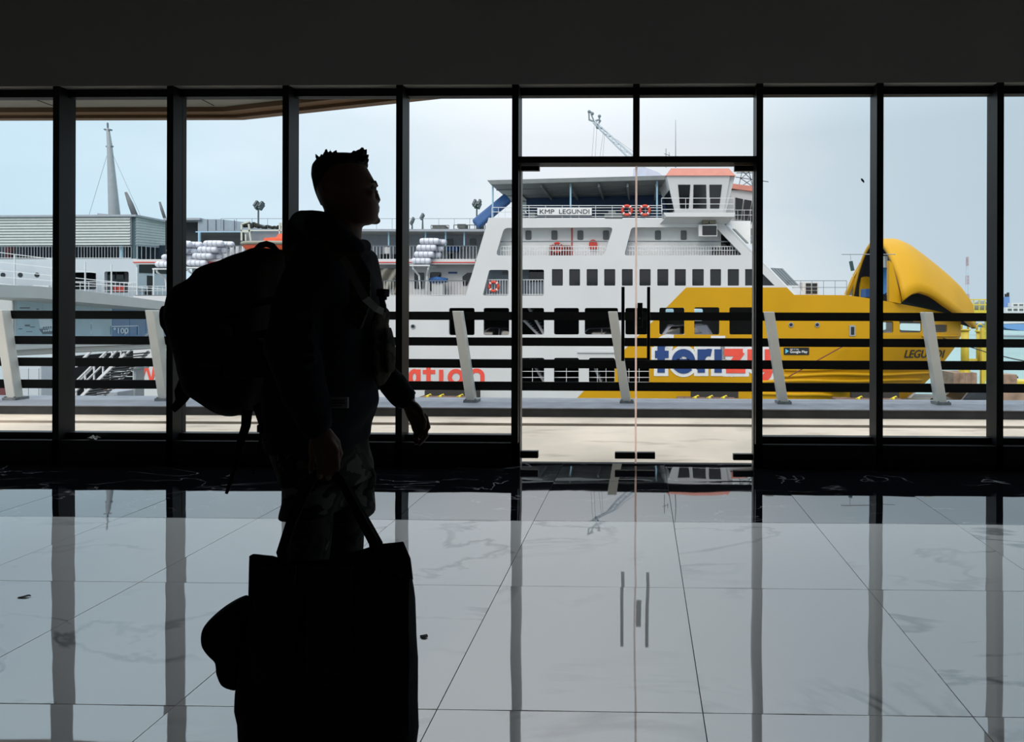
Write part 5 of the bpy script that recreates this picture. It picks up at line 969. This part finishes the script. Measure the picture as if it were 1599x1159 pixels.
for s_ in (-1, 1):
    eo = MB().ball(face(293.5, .0865, .031*s_), (.0125, .0125, .0125), 14, 10).build('eye', mat('eye_white', (0.12, 0.115, 0.11, 1), 0.5, spec=0.1), man, True)
    MB().ball(face(293.5, .0975, .031*s_), (.004, .006, .006), 10, 6).build('iris', mat('dark_iris', (0.01, 0.006, 0.004, 1), 0.2), eo, True)
    MB().limb([face(285.5, .101, .012*s_), face(283.5, .098, .032*s_), face(287, .088, .054*s_)], [.003, .004, .002], 8).build('eyebrow', HAIRM, man, True)
# hair
hr = MB(); rows_loft(hr, [(241.0, 520, 560, .024, YM), (244.5, 508, 569, .048, YM), (250, 497, 574, .064, YM), (257.5, 490.5, 574.5, .074, YM), (264, 487, 568, .0785, YM), (272, 486, 556, .0800, YM), (281, 486, 546, .0800, YM), (290, 488, 536, .0790, YM), (299, 490.5, 522, .0700, YM), (310, 495, 514, .0500, YM), (322, 501, 512, .036, YM)], 30, 2.2, 3)
rh = random.Random(21)
def tuft(px, py, dx, dy, r, yy=None): 
    yv = YM+rh.uniform(-.03, .03) if yy is None else yy; hr.limb([at(px, py, yv), at(px+dx*.6, py+dy*.6, yv+rh.uniform(-.006, .006)), at(px+dx, py+dy, yv+rh.uniform(-.01, .01))], [r, r*.7, r*.25], 6)
for px, py, dx, dy in ((499, 252, -6, -11), (498, 253, -2, -8), (506, 248, 2, -12), (509, 247, 1, -14), (513, 246, 3, -12), (511, 246, -3, -12), (520, 243, 5, -8), (524, 243, 1, -7), (503, 249, -1, -8), (516, 244, 1, -8)): tuft(px, py, dx, dy, .0085)
for px, py, dx, dy in ((553, 243, -2, -6), (556, 243, 5, -9), (560, 244, 5, -13), (563, 245, 4, -14), (566, 246, 6, -12), (568, 249, 7, -7), (570, 252, 5, -3), (558, 243, -5, -7), (565, 245, 1, -13)):
    for z_ in range(2): tuft(px, py, dx, dy, .011)
for i in range(60):
    a = rh.uniform(0, 2*math.pi); q = rh.uniform(.2, .9); px = 533+38*q*math.cos(a); yv = YM+.06*q*math.sin(a); py = 239+10*q**3; tuft(px, py+2, rh.uniform(-3, 3), -rh.uniform(1.5, 3.2), .006, yv)
fuse('hair', hr, 0.0025, HAIRM, man, 1)
# jacket
jk = MB(); rows_loft(jk, [(372, 500, 560, .078, YM), (380, 482, 572, .125, YM), (390, 464, 587, .175, YM), (406, 454, 591.5, .205, YM), (437, 449, 598, .212, YM), (470, 447, 599, .205, YM), (510, 440, 600, .195, YM), (550, 424, 600, .188, YM), (590, 411, 596, .182, YM), (610, 407, 591.5, .182, YM), (630, 406, 593, .184, YM), (648, 406, 587, .182, YM), (668, 408, 579, .178, YM), (690, 411, 577, .172, YM), (694, 420, 572, .160, YM)], 36, 2.5, 3)
jk.limb(NA[:-1]+[at(493, 660, 1.70)], [.078, .076, .074, .062, .047], 20); jk.limb(FA[:-1]+[at(629, 619, 2.12)], [.072, .068, .060, .050, .046], 20)
jk.limb(P3((556, 388, 1.85), (524, 368, 1.80), (497, 351, 1.84), (476, 350, 1.93), (497, 351, 2.02), (524, 368, 2.06), (556, 388, 2.01)), [.030, .044, .046, .047, .046, .044, .030], 16)
jk.limb(P3((470, 362, 1.93), (476, 390, 1.93)), [.05, .06], 12); jk.limb(P3((530, 382, 1.84), (556, 386, 1.86), (568, 385, 1.93), (558, 384, 2.0)), [.024, .026, .024, .024], 12)
for i in range(26):       # sleeve and body folds
    t_ = rh.random(); b_ = NA[1].lerp(NA[3], t_); a = b_+Vector((-.05, -.05+.02*rh.random(), .03*rh.uniform(-1, 1))); c = b_+Vector((.06, -.055+.02*rh.random(), .05*rh.uniform(-1, 1))); jk.limb([a, (a+c)/2+Vector((0, -.012, 0)), c], [.006, .010, .006], 6)
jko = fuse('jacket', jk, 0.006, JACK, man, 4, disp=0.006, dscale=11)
lab_ = MB(); a, b = at(515, 637.5, 1.735), at(543, 621, 1.735); lab_.box(a, (b.x, 1.741, b.z)); lo_ = lab_.build('sewn_label', mat('grey_sewn_label', (0.22, 0.22, 0.21, 1), 0.9), jko); lo_['label'] = 'small grey sewn label'
for y0_, w_ in ((625, 20), (629, 22), (633, 17)): MB().box(at(518, y0_+1.2, 1.733), at(518+w_, y0_, 1.736)).build('label_stripe', STRAPM, jko)
cf = MB(); cf.tube([at(491, 655, 1.70), at(497, 668, 1.70)], [.046, .041], 18); cf.build('cuff', JACK, jko, True); MB().tube([at(628, 618, 2.12), at(636, 625.5, 2.12)], [.045, .040], 18).build('cuff', JACK, jko, True)
# shorts with flared cargo hems, dark leggings, shoes
tr = MB(); rows_loft(tr, [(672, 420, 574, .165, YM), (700, 420, 576.5, .172, YM), (722, 430, 580, .172, YM), (744, 436, 583, .165, YM), (752, 442, 580, .14, YM)], 32, 2.5, 3)
rows_loft(tr, [(715, 430, 535, .085, 1.865), (745, 437, 538, .090, 1.865), (772, 441, 536, .088, 1.865), (797, 435.5, 534, .092, 1.865), (802, 435.5, 533, .090, 1.865)], 26, 2.5, 3); rows_loft(tr, [(715, 492, 580, .085, 2.0), (739, 492, 584, .090, 2.0), (767, 497, 584.5, .088, 2.0), (800, 503, 587, .092, 2.0), (806, 503, 587, .090, 2.0)], 26, 2.5, 3)
for q in ((455, 745, 1.79), (570, 748, 1.99)): tr.ball(at(*q), (.040, .03, .055), 10, 8)
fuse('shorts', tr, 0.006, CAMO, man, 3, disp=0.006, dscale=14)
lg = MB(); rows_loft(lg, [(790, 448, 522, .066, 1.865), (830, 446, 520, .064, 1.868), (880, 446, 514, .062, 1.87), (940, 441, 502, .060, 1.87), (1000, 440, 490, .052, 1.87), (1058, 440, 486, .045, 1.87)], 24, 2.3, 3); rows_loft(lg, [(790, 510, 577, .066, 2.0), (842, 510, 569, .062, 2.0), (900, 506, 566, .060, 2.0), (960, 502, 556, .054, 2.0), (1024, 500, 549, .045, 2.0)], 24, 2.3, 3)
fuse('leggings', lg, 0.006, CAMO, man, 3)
for (hx_, tx_, Yv) in ((446, 548, 1.87), (508, 600, 2.0)):
    gz = 487+1.2*FPX/Yv; s_ = MB(); h = [Vector((p.x, Yv, z)) for p, z in ((at(hx_, gz, Yv), .048), (at(hx_+28, gz, Yv), .052), (at(hx_+66, gz, Yv), .046), (at(tx_-12, gz, Yv), .036))]
    s_.limb(h, [.042, .044, .044, .034], 14); s_.limb([h[0]+Vector((.015, 0, .02)), h[0]+Vector((.02, 0, .09))], [.045, .044], 12); so = fuse('shoe', s_, 0.005, SHOEM, man, 3)
    sl = MB(); n = 16; ring = []
    for z_ in (0.0, .022): ring.append([Vector(((h[0].x+h[-1].x)/2+(.155)*math.cos(2*math.pi*k/n), Yv+.046*math.sin(2*math.pi*k/n), z_)) for k in range(n)])
    sl.loft(ring).build('sole', STRAPM, so)
# ================================================================== backpack
YB_ = 1.95
bp = thing('backpack', 'big dark olive rucksack on the back of the walking man', 'backpack', at(350, 640, YB_)); pk = MB()
rows_loft(pk, [(392, 402, 452, .05, YB_), (398, 388, 456, .10, YB_), (406, 369, 458, .13, YB_), (416, 345, 458, .15, YB_), (428, 306, 456, .16, YB_), (440, 290, 454, .17, YB_), (452, 265, 452, .175, YB_), (470, 256.5, 450, .18, YB_), (499, 256, 448, .18, YB_), (530, 263, 446, .18, YB_), (562, 276, 444, .18, YB_), (590, 283, 442, .175, YB_), (604, 289, 440, .17, YB_), (615, 304, 438, .165, YB_), (627, 321, 432, .155, YB_), (637, 338, 424, .14, YB_), (642.5, 352, 412, .12, YB_), (645, 362, 400, .09, YB_)], 36, 3.0, 3)
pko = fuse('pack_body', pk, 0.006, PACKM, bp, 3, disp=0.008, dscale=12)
ld = MB(); rows_loft(ld, [(391, 398, 450, .05, YB_), (400, 372, 452, .12, YB_), (412, 345, 450, .16, YB_), (426, 304, 430, .178, YB_), (438, 293, 400, .182, YB_), (452, 274, 350, .180, YB_), (464, 270, 320, .172, YB_), (468, 280, 310, .15, YB_)], 30, 3.0, 3); fuse('lid', ld, 0.006, PACKM, bp, 3, disp=0.009, dscale=15)
pc = MB(); rows_loft(pc, [(478, 253, 300, .07, YB_), (488, 248.5, 305, .10, YB_), (506, 248, 310, .12, YB_), (516, 255, 310, .12, YB_), (545, 268, 330, .12, YB_), (580, 282, 340, .11, YB_), (600, 296, 340, .08, YB_)], 24, 3.2, 3); fuse('rear_pocket', pc, 0.006, PACKM, bp, 2, disp=0.005, dscale=16)
for i, (px, py, w_, h_) in enumerate(((330, 540, .10, .13), (385, 560, .11, .12))):
    c = at(px, py, YB_-.185); me = bevel_mesh(MB().box(c-Vector((w_/2, .03, h_/2)), c+Vector((w_/2, .03, h_/2))).mesh('side_pocket'), .018, 3); so = link('side_pocket', me, PACKM, bp); MB().box(c+Vector((-w_/2, -.036, h_*.2)), c+Vector((w_/2, -.028, h_/2))).build('pocket_flap', PACKM, so)
lp_ = MB(); lp_.tube(P3((394, 398, YB_), (400, 391, YB_), (408, 383, YB_), (416, 381, YB_), (425, 384, YB_), (431, 391, YB_), (433, 400, YB_)), .011, 8); lp_.tube(P3((368, 408, YB_-.02), (378, 400, YB_-.02), (392, 399, YB_-.02)), .010, 8); lp_.build('haul_loop', STRAPM, bp, True)
def ribbon(name, pts, w_, m_, parent, th=.004, taper=None, up=(0, 1, 0)):
    mb = MB(); n = len(pts); R_ = []
    for i, p in enumerate(pts):
        t = (pts[min(i+1, n-1)]-pts[max(i-1, 0)]).normalized(); u = Vector(up); r = t.cross(u).normalized(); u = r.cross(t).normalized(); ww = w_ if taper is None else w_+(taper-w_)*i/(n-1)
        R_.append([p-r*ww/2-u*th/2, p+r*ww/2-u*th/2, p+r*ww/2+u*th/2, p-r*ww/2+u*th/2])
    return mb.loft(R_).build(name, m_, parent)
ribbon('compression_strap', P3((386, 640, 1.86), (384, 665, 1.86), (376, 690, 1.86), (369, 722, 1.86), (361, 750, 1.86), (353.5, 771, 1.86)), .034, STRAPM, bp, taper=.008); ribbon('compression_strap', P3((410, 640, 1.84), (407, 686, 1.84), (401, 720, 1.84), (395, 741, 1.84)), .010, STRAPM, bp, taper=.004)
ribbon('waist_strap', P3((400, 632, 1.82), (408, 655, 1.80), (412, 672, 1.79), (420, 664, 1.78)), .024, STRAPM, bp); k = MB(); c = at(410, 669, 1.79); link('buckle', bevel_mesh(k.box(c-Vector((.014, .008, .012)), c+Vector((.014, .008, .012))).mesh('buckle'), .004, 2), STRAPM, bp)
ribbon('lower_strap', P3((300, 600, 1.90), (292, 612, 1.90), (284, 624, 1.90), (276, 634, 1.90), (270, 641, 1.90)), .045, STRAPM, bp, taper=.02); ribbon('lower_strap', P3((286, 596, 1.93), (278, 612, 1.93), (279, 630, 1.93)), .03, STRAPM, bp, taper=.015)
for y_, w_ in ((480, 0), (530, 4), (585, 10)): ribbon('cinch_strap', P3((300+w_*3, y_+16, YB_-.187), (350, y_+6, YB_-.192), (400, y_-6, YB_-.192), (440, y_-14, YB_-.175)), .022, STRAPM, bp)
for Ys in (1.765, 2.08):
    ribbon('shoulder_strap', [at(448, 404, Ys+(.02 if Ys < 1.9 else -.02)), at(478, 388, Ys), at(512, 384, Ys), at(543, 398, Ys-(.005 if Ys < 1.9 else -.005)), at(562, 430, Ys), at(563, 470, Ys+(.01 if Ys < 1.9 else -.01)), at(552, 505, Ys+(.06 if Ys < 1.9 else -.06))], .06, OLIVE, bp, th=.014, up=(.3, -1 if Ys < 1.9 else 1, .5))
# ================================================================== chest pack
cp = thing('chest_pack', 'olive camouflage pouch strapped to the front of the man', 'pouch', at(598, 602, YM)); pm = MB()
rows_loft(pm, [(479, 590, 601, .06, YM), (486, 584, 607, .09, YM), (502, 580, 608, .11, YM), (512, 578, 607, .12, YM), (537, 578, 611, .125, YM), (565, 579, 612, .125, YM), (582, 581, 612, .12, YM), (594, 585, 606, .10, YM), (603, 590, 598, .06, YM)], 26, 2.8, 3); fuse('pouch', pm, 0.005, OLIVE, cp, 3, disp=0.004, dscale=20)
pf_ = MB(); rows_loft(pf_, [(511, 600, 610.5, .085, YM), (516, 600, 612.5, .09, YM), (540, 600, 617.5, .09, YM), (563, 600, 618, .09, YM), (578, 602, 616.5, .085, YM), (583, 604, 612, .07, YM)], 24, 3, 3); fuse('front_pocket', pf_, 0.005, OLIVE, cp, 3)
ribbon('pouch_strap', P3((528, 392, 1.775), (540, 410, 1.728), (556, 440, 1.722), (570, 466, 1.735), (588, 482, 1.82), (598, 487, 1.90)), .022, mat('grey_webbing', (0.055, 0.055, 0.050, 1), 0.9), cp, up=(.35, -1, .1))
bk_ = MB(); c = at(597, 457, YM); bk_.box(c-Vector((.012, .02, .014)), c+Vector((.016, .02, .012))); c2 = at(600, 464, YM); bk_.box(c2-Vector((.008, .01, .010)), c2+Vector((.006, .01, .010))); link('buckle', bevel_mesh(bk_.mesh('buckle'), .004, 2), STRAPM, cp)
ribbon('pouch_strap', P3((594, 452, YM), (597, 470, YM), (598, 488, YM)), .018, STRAPM, cp)
# ================================================================== carry bag
YBG = 1.575
bg_t = thing('tote_bag', 'tall black nylon carry bag hanging from the hand of the man', 'bag', at(512, 1158, YBG)); 
rows = [(1176, 384, 640, .03), (1170, 374, 650, .04), (1146, 371.5, 654, .055), (1110, 371, 653, .085), (1077, 366.5, 653.5, .105), (1042, 367, 653.5, .12), (1000, 371, 650.5, .12), (960, 379.5, 649, .115), (931, 386.5, 648, .10), (908, 387, 646, .075), (884, 387.5, 642, .042), (866, 388, 637, .018)]
def hd_at(py):
    for q0, q1 in zip(rows, rows[1:]):
        if py >= q1[0]: return q1[3]+(q0[3]-q1[3])*min(1, (py-q1[0])/(q0[0]-q1[0]))
    return rows[-1][3]
def btop(px):
    T = [(380, 865), (392, 865), (426, 868.5), (438, 873), (480, 880), (540, 872), (565, 858), (590, 850), (628, 845.5), (633, 848), (641, 872), (660, 880)]
    for (a, b), (c, d) in zip(T, T[1:]):
        if px <= c: return b+(d-b)*max(0, (px-a)/(c-a))
    return 880
bm2 = MB(); rings = []; n = 48
R2 = []
for i in range(len(rows)-1):
    for j in range(3): R2.append([a+(b-a)*j/3 for a, b in zip(rows[i], rows[i+1])])
R2.append(list(rows[-1]))
for py, xl, xr, hd in R2:
    f_ = max(0, min(1, (960-py)/94)); g_ = .5+.5*max(0, min(1, (1100-py)/200)); dz_ = at(500, py, YBG+hd*(1.7*g_-.85)).z-at(500, py, YBG).z
    rg = fit_ring(py, xl, xr, hd, YBG, n, 5)
    for p in rg:
        px = proj_x(p); p.y += .003*math.sin(px*.09+py*.02); p.z += dz_+f_*(at(px, btop(px), YBG).z-at(px, 866, YBG).z)
    rings.append(rg)
inner = [[p+Vector((0, (YBG-p.y)*.25, -.06)) for p in rings[-1]]]
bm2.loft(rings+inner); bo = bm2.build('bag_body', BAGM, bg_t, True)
def onface(px, py):
    h_ = hd_at(py)
    return at(px, py, YBG-h_-.003)
for nm, a, b, t0, m_ in (('front_stripe', 394, 460, 884, BAGL), ('front_stripe', 478, 550, 884, BAGL), ('side_stripe', 566, 640, 900, BAGM)):
    g = [[onface(a+(b-a)*i/4+ (6*(1-j/9)-3)*(1 if nm == 'front_stripe' else 0), t0+(1146-t0)*j/9)+Vector((0, .004*math.sin(i*2+j*1.3)-.003, 0)) for j in range(10)] for i in range(5)]
    mb = MB().add([p for r in g for p in r], [(i*10+j, i*10+j+1, (i+1)*10+j+1, (i+1)*10+j) for i in range(4) for j in range(9)]); o = mb.build(nm, m_, bg_t, True); md = o.modifiers.new('t', 'SOLIDIFY'); md.thickness = .004
ribbon('handle', [onface(466, 1120), onface(464, 1000), onface(458, 930), onface(446, 885), at(441, 862, 1.53), at(456, 815, 1.60), at(478, 765, 1.66), at(492, 741, 1.715), at(505, 733, 1.722), at(519, 734, 1.722), at(534, 752, 1.69), at(556, 795, 1.62), at(583, 845, 1.535), onface(588, 872), onface(570, 930), onface(559, 1000), onface(558, 1120)], .026, STRAPM, bg_t, th=.006)
ribbon('handle', [at(450, 895, 1.62), at(440, 862, 1.60), at(454, 818, 1.66), at(474, 766, 1.715), at(490, 742, 1.728), at(505, 736, 1.730), at(520, 737, 1.729), at(538, 756, 1.715), at(562, 800, 1.68), at(590, 851, 1.60), at(596, 890, 1.61)], .028, STRAPM, bg_t, th=.006)
fl_ = MB(); fl_.add([at(560, 862, 1.55), at(590, 850, 1.555), at(629, 846, 1.555), at(640, 872, 1.535), at(644, 905, 1.505), at(600, 884, 1.525)], [(0, 1, 2, 3, 4, 5)]); o = fl_.build('top_flap', BAGL, bg_t); md = o.modifiers.new('t', 'SOLIDIFY'); md.thickness = .006
bl_ = MB(); rows_loft(bl_, [(933, 374, 386, .03, 1.50), (941, 352, 389, .05, 1.50), (950, 334, 390, .065, 1.50), (964, 317, 390, .075, 1.50), (978, 313.5, 389, .08, 1.50), (992, 316, 388, .075, 1.50), (1008, 326, 386, .07, 1.50), (1020, 335.5, 386, .065, 1.50), (1040, 338, 384, .065, 1.50), (1058, 345, 382, .06, 1.50), (1068, 356, 380, .045, 1.50), (1076, 368, 378, .03, 1.50)], 24, 2.2, 3)
tag(fuse('neck_pillow', bl_, 0.005, BAGM, None, 3), 'black rounded neck pillow shape hanging at the left side of the bag', 'pillow')
